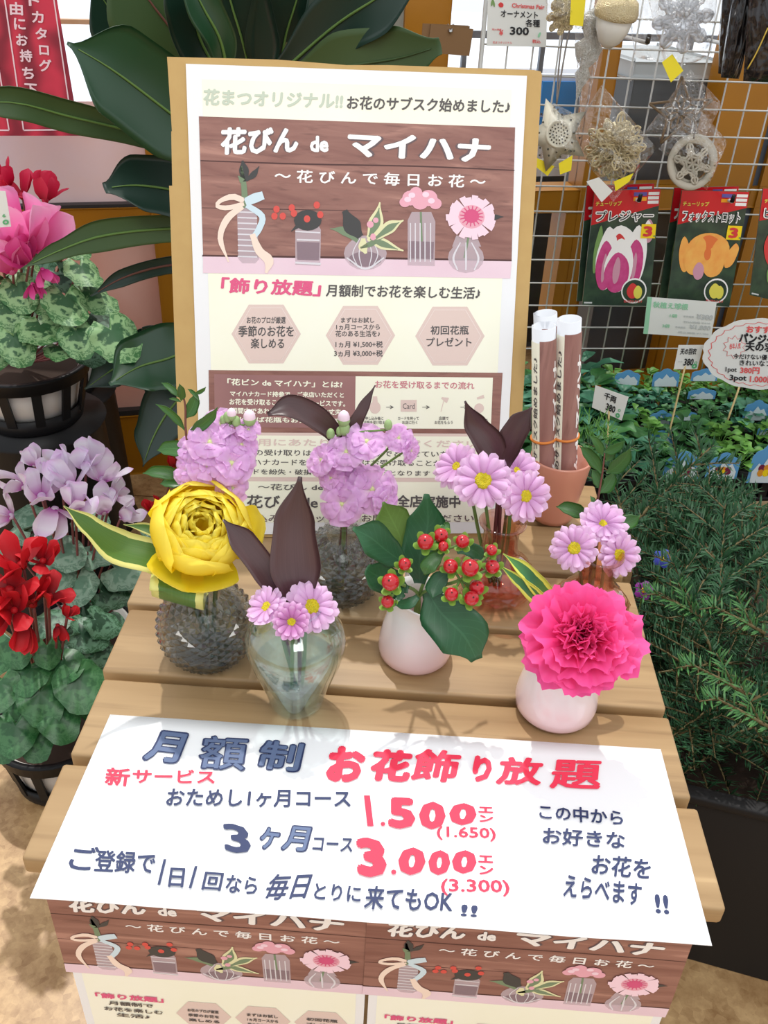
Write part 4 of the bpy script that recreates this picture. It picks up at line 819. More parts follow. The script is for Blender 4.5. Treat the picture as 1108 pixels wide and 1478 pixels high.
# ---- stock: each stem a thing, each floret a part, each petal a sub-part
SP = petal_set(STOCK, [([(.05, 0, 0), (.4, 0, .12), (.8, 0, .1), (1, 0, z)], [.2, .62, .95, .8], c_, dict(nv=8, nl=7, tipround=True, ruf=.22, rfreq=2.3, seed=k)) for k, (z, c_) in enumerate(((-.02, .1), (.12, .25), (-.1, -.1), (.2, .3)))], 'petal')
SCEN = mat('stock_heart', s2l(206, 214, 150), .6); BUDG = mat('bud_green', s2l(150, 176, 120), .6); BUDP = mat('bud_pink', s2l(232, 208, 222), .6)
def stock(label, base, florets, buds, spine):
    t = thing('stock_stem', label, 'flower', base)
    stem(t, [V(base)] + [ony(*q) for q in spine], [.0022, .002, .0016, .001], STEM)
    for i, (px, py, Y, rp, up, rt) in enumerate(florets):
        c = ony(px, py, Y); r_ = rp * mpp(c) * 1.06; F = frame(c, towards(px, py, Y, up, rt), i); rnd = random.Random(i * 31 + int(px))
        hc = part('floret', xf(lathe([(.0001, -.35 * r_), (.07 * r_, -.3 * r_), (.1 * r_, -.05 * r_), (.12 * r_, .05 * r_), (.08 * r_, .1 * r_), (.0001, .12 * r_)], 10), F), SCEN, t)
        off = Matrix.Translation(-V(base)) @ F
        for lay, (nn, s, tl) in enumerate(((6, 1.02, -.05), (5, .80, .22), (3, .5, .6))):
            for k in range(nn):
                M = off @ Matrix.Rotation(2 * pi * (k + .5 * lay) / nn + rnd.uniform(-.15, .15), 4, 'Z') @ Matrix.Rotation(-tl + rnd.uniform(-.14, .14), 4, 'Y') @ Matrix.Scale(r_ * s, 4)
                put_petal(SP[rnd.randrange(4)], hc, M)
        q = ony(*spine[min(len(spine) - 1, 1)]); b_ = F @ V((0, 0, -.3 * r_))
        part('stalk', tube([b_, b_.lerp(q, .5) - V((0, 0, .003)), q], .0011, 6), STEM, hc)
    for (px, py, Y, rp, pink) in buds:
        c = ony(px, py, Y); r_ = rp * mpp(c); b_ = part('bud', ball(c, r_, 12, 1.4), BUDP if pink else BUDG, t)
        part('calyx', lathe([(.0001, -1.6 * r_), (.8 * r_, -1.1 * r_), (1.06 * r_, -.4 * r_), (.98 * r_, .0)], 12, c), BUDG, b_); part('stalk', tube([c - V((0, 0, 1.4 * r_)), ony(*spine[-1])], .0009, 6), STEM, b_)
stock('pale mauve stock spike standing behind the yellow rose', bot(v1c, .004, .004, .02),
      [(303, 638, .62, 33, .5, 0), (334, 668, .615, 32, .2, .3), (272, 677, .615, 25, .1, -.7), (299, 672, .612, 28, 0, 0), (348, 642, .628, 26, .5, .8), (318, 612, .632, 24, 1.2, .1), (275, 648, .626, 24, .6, -.8), (335, 704, .61, 24, -.2, .4), (358, 620, .632, 17, .8, .3)],
      [(328, 602, .632, 6, 0), (334, 598, .632, 7, 1), (341, 608, .632, 6, 0), (322, 606, .632, 5, 0), (360, 603, .632, 9, 1)], [(318, 720, .615), (322, 670, .625), (332, 612, .632)])
stock('pale mauve stock spray spreading right in front of the poster', bot(v2c, .002, 0, .014),
      [(537, 706, .685, 35, .1, .1), (493, 727, .675, 31, -.2, -.1), (500, 652, .69, 27, .3, -.3), (529, 637, .695, 28, .9, .1), (575, 632, .70, 20, .1, .1), (464, 664, .69, 24, .3, -1.0), (592, 650, .70, 19, -.3, 1.2), (513, 690, .69, 22, 0, -.2), (556, 722, .68, 22, -.3, .7), (478, 690, .685, 20, 0, -.6)],
      [(496, 604, .70, 9, 1), (497, 618, .70, 8, 0), (477, 626, .70, 6, 0), (560, 613, .70, 6, 0), (490, 622, .70, 5, 0)], [(496, 770, .69), (500, 700, .695), (522, 650, .70), (497, 625, .70)])
# ---- yellow cabbage rose
def curl(m, name, specs): return petal_set(m, specs, name)
YP = petal_set(YROSE, [([(.15, 0, -.55), (.75, 0, -.45), (1.0, 0, .0), (.93, 0, .35), (.80, 0, .60)], [.7, 1.35, 1.6, 1.35, .7], -.32, dict(nv=10, nl=10, tipround=True, ruf=.07, rfreq=2, seed=1)),
                       ([(.12, 0, -.5), (.62, 0, -.4), (.84, 0, .0), (.76, 0, .42), (.60, 0, .62)], [.6, 1.1, 1.3, 1.1, .6], -.34, dict(nv=10, nl=10, tipround=True, ruf=.10, rfreq=2.5, seed=2)),
                       ([(.1, 0, -.5), (.5, 0, -.35), (.66, 0, .05), (.6, 0, .45), (.48, 0, .58)], [.5, .9, 1.05, .9, .5], -.36, dict(nv=8, nl=10, tipround=True, ruf=.16, rfreq=3, seed=3)),
                       ([(.05, 0, -.4), (.3, 0, -.2), (.42, 0, .1), (.40, 0, .42), (.30, 0, .5)], [.3, .6, .7, .6, .4], -.4, dict(nv=8, nl=8, tipround=True, ruf=.3, rfreq=3.5, seed=4)),
                       ([(.0, 0, -.3), (.12, 0, .0), (.2, 0, .25), (.2, 0, .46)], [.2, .4, .45, .35], -.3, dict(nv=6, nl=8, tipround=True, ruf=.5, rfreq=4, seed=5)),
                       ([(.2, 0, -.58), (.85, 0, -.62), (1.25, 0, -.30), (1.36, 0, .0)], [.6, 1.2, 1.1, .3], -.12, dict(nv=8, nl=8, ruf=.05, seed=6))], 'petal')
rb = bot(v1c, 0, 0, .02); rt = thing('garden_rose', 'large yellow cupped garden rose leaning forward on the grey glass vase', 'flower', rb)
rc = ony(290, 764, .583); rr = 69 * mpp(rc); RF = frame(rc, towards(290, 764, .583, .55, .12)); rel = Matrix.Translation(-rb) @ RF; rnd = random.Random(5)
for var, nn, s, tl in ((0, 5, 1.0, 0), (0, 5, .94, 0), (1, 6, 1.0, 0), (1, 6, .92, 0), (2, 6, 1.0, 0), (2, 6, .9, 0), (3, 7, 1.05, 0), (3, 6, .85, 0), (4, 6, 1.1, 0), (4, 5, .8, 0)):
    ph = rnd.random() * 6
    for k in range(nn):
        put_petal(YP[var], rt, rel @ Matrix.Rotation(ph + 2 * pi * k / nn + rnd.uniform(-.1, .1), 4, 'Z') @ Matrix.Rotation(rnd.uniform(-.09, .09), 4, 'Y') @ Matrix.Rotation(rnd.uniform(-.12, .12), 4, 'X') @ Matrix.Scale(rr * s * rnd.uniform(.95, 1.04), 4))
for a in (-2.0, -1.2, .25):
    put_petal(YP[5], rt, rel @ Matrix.Rotation(a + math.atan2((RF.to_3x3().inverted() @ V((1, 0, 0))).y, (RF.to_3x3().inverted() @ V((1, 0, 0))).x), 4, 'Z') @ Matrix.Scale(rr, 4))
part('calyx', xf(lathe([(.0001, -.85 * rr), (.12 * rr, -.8 * rr), (.3 * rr, -.62 * rr), (.35 * rr, -.5 * rr), (.0001, -.45 * rr)], 14), RF), STEM, rt)
stem(rt, [RF @ V((0, 0, -.8 * rr)), V((v1c.x, v1c.y + .002, TZ + .085)), rb], .0022, STEM)
# ---- pink carnation
def fan(seed, ln, w, ruf, z1):
    rnd = random.Random(seed); nv, nl = 22, 9; vs, fs, us = [], [], []
    ph = [rnd.random() * 6 for _ in range(3)]
    for i in range(nl + 1):
        t = i / nl
        for j in range(nv + 1):
            a = j / nv * 2 - 1; tooth = (.022 * (j % 2) + .05 * sin(j * .9 + ph[0]) + .02 * sin(j * 2.3)) if i == nl else 0
            rad = t * ln * (1 - .12 * a * a) + tooth * ln; th = a * w * (t ** .7)
            zz = z1 * t * t + ruf * (t ** 2) * (sin(a * 7 + ph[1]) * .6 + sin(a * 13 + ph[2]) * .4) * ln
            vs.append(V((rad * cos(th), rad * sin(th), zz))); us.append((j / nv, t))
    for i in range(nl):
        for j in range(nv): k = i * (nv + 1) + j; fs.append((k, k + 1, k + nv + 2, k + nv + 1))
    return mesh(vs, fs, CARN, us, True, 'petal')
CPm = [fan(i, 1, .78, .10, -.04) for i in range(4)] + [fan(i + 9, 1, .55, .22, .15) for i in range(4)]
cb = bot(v6c, 0, 0, .02); ct = thing('carnation', 'large ruffled hot pink carnation over the front blush pitcher', 'flower', cb)
cc = ony(838, 918, .525); cr = 92 * mpp(cc); CF = frame(cc, towards(838, 926, .525, .28, .05)); rel = Matrix.Translation(-cb) @ CF; rnd = random.Random(11)
for nn, s, tl, z, vr in ((5, 1.0, -.16, -.16, 0), (5, .98, .02, -.13, 0), (6, .90, .24, -.10, 0), (6, .80, .50, -.08, 0), (7, .70, .74, -.06, 4), (7, .60, .95, -.05, 4), (7, .52, 1.12, -.04, 4), (6, .46, 1.28, -.04, 4), (4, .40, 1.45, -.04, 4)):
    ph = rnd.random() * 6
    for k in range(nn):
        put_petal(CPm[vr + rnd.randrange(4)], ct, rel @ Matrix.Rotation(ph + 2 * pi * k / nn + rnd.uniform(-.15, .15), 4, 'Z') @ Matrix.Translation((0, 0, z * cr)) @ Matrix.Rotation(-tl + rnd.uniform(-.17, .17), 4, 'Y') @ Matrix.Rotation(rnd.uniform(-.25, .25), 4, 'X') @ Matrix.Scale(cr * s * rnd.uniform(.86, 1.06), 4))
part('calyx', xf(lathe([(.0001, -.75 * cr), (.12 * cr, -.7 * cr), (.16 * cr, -.4 * cr), (.2 * cr, -.16 * cr), (.0001, -.1 * cr)], 14), CF), STEM, ct)
stem(ct, [CF @ V((0, 0, -.7 * cr)), V((v6c.x, v6c.y, TZ + .06)), cb], .002, STEM)
# ============================================================ RUBBER PLANT behind the board
RUB = petal_mat('rubber_leaf', [s2l(24, 62, 36), s2l(28, 70, 40)], .06, .32, 0, coat=.35); RUBU = petal_mat('rubber_leaf_underside', [s2l(70, 92, 48), s2l(58, 84, 46)], .1, .5, 0)
RUBD = petal_mat('rubber_leaf_dark', [s2l(18, 44, 34), s2l(20, 50, 38)], .05, .4, 0, coat=.2); RIB = mat('leaf_midrib', s2l(96, 128, 64), .5); RIBR = mat('leaf_midrib_reddish', s2l(112, 70, 60), .5)
rpb = V((-.20, 1.30, 0)); rp = thing('rubber_plant', 'tall rubber plant with big dark glossy leaves behind the kraft board', 'plant', rpb)
part('pot', lathe([(.0001, 0), (.10, 0), (.12, .02), (.135, .2), (.145, .21), (.145, .23), (.125, .23), (.12, .19), (.0001, .19)], 40, rpb), mat('black_pot', (.02, .02, .022), .4), rp)
part('stem', tube([rpb + V((0, 0, .18)), rpb + V((.02, 0, .6)), rpb + V((.01, -.01, 1.0)), rpb + V((.03, 0, 1.4))], [.014, .012, .01, .008], 10), mat('plant_bark', s2l(96, 92, 60), .7), rp)
part('stem', tube([rpb + V((.04, .02, .18)), rpb + V((.09, 0, .7)), rpb + V((.1, .02, 1.3))], [.012, .010, .008], 10), bpy.data.materials['plant_bark'], rp)
def rleaf(pts, w, m, tw=0, cup=.2, rib=RIB, attach=None):
    g = bladepx(pts, w, cup, tw, nv=10, nl=26); lf = part('leaf', solid(g, .0007), m, rp)
    n = 11; mid = [g[0][i * n + 5] for i in range(27)]
    nr = [(g[0][i * n + 10] - g[0][i * n]).cross(g[0][min(i + 1, 26) * n + 5] - g[0][max(i - 1, 0) * n + 5]) for i in range(27)]
    sg = 1 if nr[13].dot(CP - mid[13]) > 0 else -1
    part('midrib', tube([mid[i] + nr[i].normalized() * (.0008 * sg) for i in range(0, 26, 2)], [.0022, .0016, .0006], 5, seg=0), rib, lf)
    if attach is None:
        z = max(.4, mid[0].z - .1); attach = rpb + V((.02, 0, z))
    part('petiole', tube([mid[0], mid[0].lerp(attach, .5) - V((0, 0, .01)), attach], .003, 6), RIBR, lf)
rleaf([(345, 240, 1.16), (245, 163, 1.12), (165, 103, 1.08), (97, 62, 1.05)], [30, 132, 130, 4], RUB, .25)
rleaf([(300, 225, 1.2), (200, 192, 1.16), (100, 168, 1.12), (20, 148, 1.08), (-60, 150, 1.05)], [10, 36, 44, 44, 20], RUBU, -.1, .3)
rleaf([(345, 300, 1.2), (265, 278, 1.16), (200, 268, 1.12), (150, 272, 1.09)], [30, 92, 86, 16], RUBD, .45)
rleaf([(345, 330, 1.2), (245, 330, 1.14), (150, 340, 1.08), (85, 362, 1.03), (30, 388, 1.0)], [20, 38, 44, 26, 1], RUBU, 0, .15)
rleaf([(345, 378, 1.22), (250, 382, 1.2), (180, 400, 1.17), (130, 428, 1.15)], [14, 24, 24, 2], RUBD, 0, .2, RIBR)
rleaf([(330, 480, 1.2), (250, 515, 1.14), (200, 530, 1.1), (158, 555, 1.07)], [40, 100, 88, 6], RUB, .3)
rleaf([(290, 470, 1.3), (210, 505, 1.26), (160, 535, 1.22), (122, 562, 1.2)], [20, 60, 50, 2], RUBD, 0)
rleaf([(300, 540, 1.16), (250, 585, 1.12), (222, 630, 1.1), (206, 674, 1.08)], [40, 84, 56, 1], RUBD, .2)
rleaf([(420, 115, 1.22), (500, 96, 1.18), (575, 84, 1.15), (636, 66, 1.12)], [30, 92, 84, 22], RUBU, .0, .15, RUBU)
rleaf([(400, 110, 1.25), (480, 40, 1.2), (540, 0, 1.16), (620, -50, 1.12)], [30, 84, 96, 20], RUBD, -.2)
rleaf([(300, 130, 1.26), (260, 60, 1.24), (215, 0, 1.22), (160, -80, 1.2)], [40, 130, 140, 30], RUBU, 0, .1, RIBR)
rleaf([(330, 130, 1.2), (290, 60, 1.18), (275, 0, 1.16), (240, -90, 1.14)], [30, 80, 90, 20], RUBD, .3)
rleaf([(370, 140, 1.28), (350, 60, 1.26), (330, -10, 1.24), (320, -90, 1.22)], [40, 110, 120, 40], RUBD, -.2)
rleaf([(400, 140, 1.3), (410, 60, 1.28), (430, -10, 1.26), (440, -90, 1.24)], [40, 120, 130, 40], RUBD, .3)
rleaf([(260, 160, 1.32), (215, 90, 1.30), (170, 30, 1.28), (130, -30, 1.26)], [40, 110, 90, 10], RUBD, 0)
rleaf([(440, 130, 1.32), (470, 80, 1.30), (480, 20, 1.28), (450, -60, 1.26)], [30, 90, 100, 20], RUBD, .2)
rleaf([(330, 120, 1.17), (318, 60, 1.15), (292, 10, 1.13), (262, -50, 1.11)], [12, 50, 60, 30], RUB, .5)
rleaf([(300, 160, 1.34), (200, 160, 1.32), (150, 190, 1.30), (110, 250, 1.28)], [30, 70, 60, 10], RUBD, 0) if False else None
rleaf([(260, 620, 1.3), (245, 560, 1.27), (222, 505, 1.24), (215, 470, 1.22)], [30, 70, 60, 20], RUBD, 0)
# ============================================================ CYCLAMEN
def leafm(name, a, b_, c_, k=.5):
    """heart leaf: dark green with a silvery marbled ring; v runs from the middle to the edge"""
    m, N, L, p = newmat(name); uv = N.new('ShaderNodeUVMap'); uv.uv_map = 'UVMap'; sx = N.new('ShaderNodeSeparateXYZ'); L.new(uv.outputs[0], sx.inputs[0])
    tc = N.new('ShaderNodeTexCoord'); n = N.new('ShaderNodeTexNoise'); n.inputs['Scale'].default_value = 3.2; n.inputs['Detail'].default_value = 4; L.new(tc.outputs['Object'], n.inputs['Vector'])
    s = N.new('ShaderNodeMath'); s.operation = 'SINE'; q = N.new('ShaderNodeMath'); q.operation = 'MULTIPLY'; q.inputs[1].default_value = 2 * pi * 9; L.new(sx.outputs[0], q.inputs[0]); L.new(q.outputs[0], s.inputs[0])
    fr_ = N.new('ShaderNodeMath'); fr_.operation = 'MULTIPLY'; fr_.inputs[1].default_value = .58; L.new(sx.outputs[1], fr_.inputs[0])
    a1 = N.new('ShaderNodeMath'); a1.operation = 'MULTIPLY_ADD'; a1.inputs[1].default_value = .85; L.new(n.outputs['Fac'], a1.inputs[0]); L.new(fr_.outputs[0], a1.inputs[2])
    a2 = N.new('ShaderNodeMath'); a2.operation = 'MULTIPLY_ADD'; a2.inputs[1].default_value = .025; L.new(s.outputs[0], a2.inputs[0]); L.new(a1.outputs[0], a2.inputs[2])
    r = N.new('ShaderNodeValToRGB'); e = r.color_ramp.elements; e[0].position = .0; e[0].color = c4(a); e[1].position = 1; e[1].color = c4(c_)
    x = e.new(.66); x.color = c4(a); x = e.new(.74); x.color = c4(b_); x = e.new(.84); x.color = c4(b_); x = e.new(.90); x.color = c4(c_); x = e.new(.95); x.color = c4(b_)
    L.new(a2.outputs[0], r.inputs[0]); L.new(r.outputs[0], p.inputs['Base Color']); p.inputs['Roughness'].default_value = k; return m
LFA = leafm('cyclamen_leaf_marbled', s2l(38, 86, 46), s2l(134, 172, 118), s2l(52, 106, 52)); LFB = leafm('cyclamen_leaf_silver', s2l(92, 128, 104), s2l(128, 156, 134), s2l(84, 118, 94), .6); LFC = leafm('cyclamen_leaf_green', s2l(34, 84, 44), s2l(62, 112, 66), s2l(38, 92, 46), .4); LFD = leafm('cyclamen_leaf_dark', s2l(28, 66, 42), s2l(88, 128, 100), s2l(34, 78, 44), .45)
def heart(r_, m, seed=0):
    rnd = random.Random(seed); vs, fs, us = [V((0, 0, 0))], [], [(0, 0)]; n, k = 28, 5; ph = rnd.random() * 6
    for i in range(1, k + 1):
        t = i / k
        for j in range(n):
            a = 2 * pi * j / n; q = math.sin(a / 2)                       # a=0 : notch at the stalk, a=pi : tip
            rr = (.50 + .42 * q ** .7 + .34 * max(0, -cos(a)) ** 5) * (1 if q > .12 else .35) * (1 + .03 * sin(a * 9 + ph))
            z = .10 * t * t * sin(3 * a + ph) - .18 * t * t * (sin(a)) ** 2 + .06 * t * sin(7 * a + ph * 2) * t
            vs.append(V((-cos(a) * rr * t - .0, sin(a) * rr * t, z + (.12 * (1 - t)) * 0)) * r_); us.append((j / n, t))
    for j in range(n): fs.append((0, 1 + j, 1 + (j + 1) % n))
    for i in range(k - 1):
        for j in range(n): a, b_ = 1 + i * n, 1 + (i + 1) * n; fs.append((a + j, b_ + j, b_ + (j + 1) % n, a + (j + 1) % n))
    return mesh(vs, fs, m, us, True, 'leaf')
HM = {m.name: [heart(1, m, i) for i in range(4)] for m in (LFA, LFB, LFC, LFD)}
CPINK = petal_mat('cyclamen_pink', [s2l(230, 60, 150), s2l(250, 140, 204), s2l(252, 186, 222)], .35, .6); CWHITE = petal_mat('cyclamen_white_lilac', [s2l(190, 90, 180), s2l(232, 214, 236), s2l(240, 234, 246), s2l(230, 190, 236)], .35, .6); CRED = petal_mat('cyclamen_red', [s2l(120, 6, 20), s2l(196, 20, 34), s2l(222, 36, 48)], .3, .6); CRED2 = petal_mat('cyclamen_rose_red', [s2l(170, 10, 50), s2l(216, 30, 76), s2l(232, 60, 96)], .3, .6); CMAG = petal_mat('cyclamen_magenta', [s2l(170, 20, 100), s2l(222, 70, 150), s2l(236, 110, 180)], .3, .6)
CYP = {}
for m_ in (CPINK, CWHITE, CRED, CRED2, CMAG):
    CYP[m_.name] = petal_set(m_, [([(.12, 0, -.1), (.34, 0, .25), (.48, 0, .7), (.62, 0, 1.1)], [.3, .66, .78, .3], .25, dict(nv=7, nl=9, ruf=.12, seed=1, tipround=True)), ([(.12, 0, -.1), (.46, 0, .15), (.85, 0, .42), (1.15, 0, .5)], [.3, .62, .80, .34], .2, dict(nv=7, nl=9, ruf=.16, seed=2, tipround=True)), ([(.12, 0, -.1), (.3, 0, .3), (.36, 0, .8), (.3, 0, 1.15)], [.3, .7, .84, .4], .35, dict(nv=7, nl=9, ruf=.14, seed=3, tipround=True))], 'petal')
CYS = mat('cyclamen_stalk', s2l(128, 74, 74), .5)
BLK = mat('black_plastic', (.009, .009, .010), .45, spec=.3); WPOT = mat('white_inner_pot', s2l(206, 202, 196), .45)
def basket_pot(t, c, r_, h, n=12):
    c = V(c)
    part('inner_pot', lathe([(.0001, .004), (r_ * .68, .004), (r_ * .9, h * .96), (r_ * .86, h * .96), (r_ * .8, h * .8), (.0001, h * .8)], 40, c), WPOT, t)
    part('soil', lathe([(.0001, h * .86), (r_ * .86, h * .86)], 24, c), mat('soil', s2l(58, 42, 32), .9) if 'soil' not in bpy.data.materials else bpy.data.materials['soil'], t)
    part('rim', lathe([(r_ * .92, h * .80), (r_ * 1.0, h * .82), (r_ * 1.03, h), (r_ * 1.06, h * 1.03), (r_ * .93, h * 1.03), (r_ * .91, h * .9)], 40, c), BLK, t)
    part('base_ring', lathe([(.0001, 0), (r_ * .76, 0), (r_ * .80, h * .05), (r_ * .84, h * .30), (r_ * .80, h * .30), (r_ * .72, h * .04), (.0001, .003)], 40, c), BLK, t)
    for k in range(n):
        a = 2 * pi * k / n; d = V((cos(a), sin(a), 0)); e_ = V((-sin(a), cos(a), 0)); w = r_ * .075
        p0, p1 = c + d * r_ * .84 + V((0, 0, h * .2)), c + d * r_ * 1.0 + V((0, 0, h * .9)); q = d * .004
        part('slat', ([p0 - e_ * w, p0 + e_ * w, p1 + e_ * w, p1 - e_ * w, p0 - e_ * w - q, p0 + e_ * w - q, p1 + e_ * w - q, p1 - e_ * w - q], [(0, 1, 2, 3), (7, 6, 5, 4), (0, 4, 5, 1), (1, 5, 6, 2), (2, 6, 7, 3), (3, 7, 4, 0)]), BLK, t, False)
def cyc(label, c, r_, h, fm, lm, flowers, leaves, pot=True, extra_leaf=0, seed=1, lean=.5):
    rnd = random.Random(seed); c = V(c); t = thing('potted_cyclamen', label, 'plant', c); crown = c + V((0, 0, h * .95))
    if pot: basket_pot(t, c, r_, h)
    for i, f in enumerate(flowers):
        px, py, Y, rp = f[:4]; m_ = f[4] if len(f) > 4 else fm; ax = V(f[5]) if len(f) > 5 else V((rnd.uniform(-.5, .5), rnd.uniform(-.6, .1), 1))
        o_ = ony(px, py, Y); s = rp * mpp(o_); F = frame(o_, ax, rnd.random() * 6)
        hd = part('flower', xf(lathe([(.0001, -.28 * s), (.12 * s, -.24 * s), (.17 * s, -.1 * s), (.13 * s, .02 * s), (.0001, .06 * s)], 12), F), m_, t)
        rel = Matrix.Translation(-c) @ F
        for k in range(5):
            put_petal(CYP[m_.name][rnd.randrange(3)], hd, rel @ Matrix.Rotation(2 * pi * k / 5 + rnd.uniform(-.25, .25), 4, 'Z') @ Matrix.Rotation(rnd.uniform(-.3, .25), 4, 'Y') @ Matrix.Rotation(rnd.uniform(-.5, .5), 4, 'X') @ Matrix.Scale(s * rnd.uniform(.85, 1.1), 4))
        part('stalk', tube([F @ V((0, 0, -.2 * s)), F @ V((.1 * s, 0, .15 * s)) if False else o_.lerp(crown, .4) + V((0, 0, .008)), crown], .0018, 6), CYS, hd)
    for i, f in enumerate(leaves):
        px, py, Y, rp = f[:4]; m_ = f[4] if len(f) > 4 else lm
        o_ = ony(px, py, Y); s = rp * mpp(o_); out = (o_ - crown); out.z = 0
        if out.length < 1e-4: out = V((0, -1, 0))
        out.normalize(); zz = (V((0, 0, 1)) * 1.0 + out * rnd.uniform(.1, 1.0) + (CP - o_).normalized() * rnd.uniform(.0, .8) + V((rnd.uniform(-.35, .35), 0, 0))).normalized(); xx = (out - zz * out.dot(zz)).normalized(); xx = Matrix.Rotation(rnd.uniform(-.5, .5), 3, zz) @ xx; yy = zz.cross(xx)
        M = Matrix(((xx[0], yy[0], zz[0], o_[0] - c[0]), (xx[1], yy[1], zz[1], o_[1] - c[1]), (xx[2], yy[2], zz[2], o_[2] - c[2]), (0, 0, 0, 1))) @ Matrix.Scale(s, 4)
        lf = put_petal(HM[m_.name][rnd.randrange(4)], t, M, 'leaf')
        part('stalk', tube([o_ - zz * .001, o_.lerp(crown, .5) - V((0, 0, .005)), crown], .0016, 6), CYS, t)
    return t
cA = ony(50, 600, 1.25); cAz = cA.z
cA = V((cA.x, 1.25, cAz))
cyc('potted cyclamen with large bright pink blooms and marbled leaves at the upper left', cA, .095, .095, CPINK, LFA,
    [(30, 345, 1.16, 62, CPINK, (.1, -.3, 1)), (-5, 352, 1.18, 62, CPINK, (-.1, -.2, 1)), (52, 352, 1.18, 52, CPINK, (.4, -.3, 1)), (15, 385, 1.15, 44, CPINK), (62, 392, 1.14, 22, CMAG, (.2, -.3, -.4)), (48, 412, 1.14, 18, CMAG, (.3, -.3, -.6)), (38, 375, 1.15, 40, CMAG), (-25, 380, 1.15, 50, CPINK)],
    [(162, 478, 1.12, 44), (20, 488, 1.1, 36), (95, 430, 1.15, 42), (58, 470, 1.12, 38), (132, 420, 1.2, 38), (95, 355, 1.24, 30), (118, 385, 1.2, 34), (10, 440, 1.15, 38), (60, 425, 1.17, 32), (110, 480, 1.12, 34), (25, 415, 1.16, 34), (85, 500, 1.12, 28), (40, 450, 1.2, 40), (135, 455, 1.22, 36, LFD), (-10, 500, 1.12, 34), (90, 395, 1.22, 34, LFD), (40, 395, 1.24, 34), (5, 400, 1.26, 34), (120, 500, 1.2, 30, LFD)], seed=3)
st = thing('black_display_stand', 'black drum stand carrying the pink cyclamen pot at the left', 'stand', (cA.x, cA.y, 0))
part('body', lathe([(.0001, 0), (.125, 0), (.12, .01), (.105, cA.z - .012), (.11, cA.z - .003), (.0001, cA.z - .001)], 48, (cA.x, cA.y, 0)), BLK, st)
cR = (-.66, 1.50, .30)
st = thing('black_display_stand', 'second black drum stand further back at the left edge, mostly hidden', 'stand', (cR[0], cR[1], 0))
part('body', lathe([(.0001, 0), (.115, 0), (.11, .01), (.1, cR[2] - .012), (.105, cR[2] - .003), (.0001, cR[2] - .001)], 48, (cR[0], cR[1], 0)), BLK, st)
cyc('potted cyclamen with rose red blooms half hidden behind the pink cyclamen', cR, .09, .09, CRED2, LFD,
    [(65, 285, 1.40, 32, CRED2, (.1, 0, 1)), (8, 268, 1.42, 36, CRED2), (30, 280, 1.42, 30, CRED2), (-15, 260, 1.42, 34, CRED2)], [(20, 330, 1.42, 40), (80, 330, 1.44, 30), (50, 360, 1.42, 40), (-20, 350, 1.4, 40)], seed=5)
cyc('potted cyclamen with white and lilac blooms and silvery leaves at mid left', (-.49, 1.04, 0), .085, .12, CWHITE, LFB,
    [(100, 700, 1.03, 42), (60, 715, 1.01, 40), (125, 672, 1.06, 36), (30, 700, 1.03, 34, CWHITE, (-.8, -.2, .5)), (148, 690, 1.05, 34), (150, 735, 1.02, 34), (78, 740, 1.0, 38, CWHITE, (0, -.5, -.3)), (110, 730, 1.0, 34), (178, 745, 1.03, 26, CWHITE, (.5, -.2, .3)), (12, 745, 1.02, 30, CWHITE, (-.9, -.2, .1)), (48, 668, 1.06, 24, CWHITE), (165, 712, 1.06, 26, CWHITE, (.9, 0, .7)), (85, 680, 1.05, 32)],
    [(92, 792, 1.02, 34), (135, 798, 1.04, 36), (82, 825, 1.0, 34), (112, 838, 1.0, 34), (172, 822, 1.04, 40), (30, 768, 1.05, 32), (150, 855, 1.02, 30, LFD), (60, 790, 1.05, 34), (50, 750, 1.08, 34), (170, 790, 1.08, 34), (185, 860, 1.06, 26, LFD), (120, 880, 1.02, 30, LFD), (10, 780, 1.06, 34), (130, 760, 1.1, 34), (165, 888, 1.08, 28, LFD)], seed=8)
cyc('potted cyclamen with deep red blooms in a black basket pot at the lower left', (-.47, .86, 0), .08, .10, CRED, LFC,
    [(30, 812, .80, 42), (62, 808, .82, 32, CRED, (.3, -.2, 1)), (12, 850, .78, 42), (45, 868, .78, 40), (72, 860, .80, 34, CRED, (.5, -.3, .6)), (35, 905, .76, 36, CRED, (0, -.6, -.4)), (3, 885, .78, 36, CRED, (-.2, -.5, -.1)), (84, 905, .79, 20, CRED, (.3, -.4, -.6)), (98, 888, .79, 17, CRED, (.5, 0, .8)), (-12, 820, .8, 40), (20, 880, .76, 34)],
    [(58, 1000, .76, 42), (112, 978, .78, 44), (22, 1048, .74, 38), (118, 915, .84, 34, LFD), (18, 925, .80, 36), (82, 1030, .75, 38), (68, 935, .80, 26), (140, 895, .86, 32, LFD), (92, 955, .80, 34), (0, 985, .76, 36), (45, 965, .78, 34), (142, 935, .84, 32, LFD), (100, 930, .84, 34, LFD), (5, 1060, .74, 34), (60, 900, .86, 34, LFD), (128, 1005, .80, 34), (30, 1010, .78, 34), (150, 960, .86, 26, LFD), (0, 940, .82, 34), (95, 895, .88, 30, LFD), (48, 1060, .75, 34)], seed=13)
tr = thing('potted_cyclamen', 'small red cyclamen blooms glimpsed between the rubber plant and the yellow rose', 'plant', (-.36, 1.28, 0))
cyc('small red cyclamen blooms glimpsed between the rubber plant and the yellow rose', (-.425, 1.20, 0), .055, .09, CRED, LFD, [(222, 734, 1.15, 17), (250, 672, 1.2, 14), (236, 745, 1.15, 12), (256, 690, 1.2, 12)], [(215, 765, 1.2, 18), (240, 790, 1.2, 18), (262, 720, 1.2, 18)], seed=21)
bpy.data.objects.remove(tr)
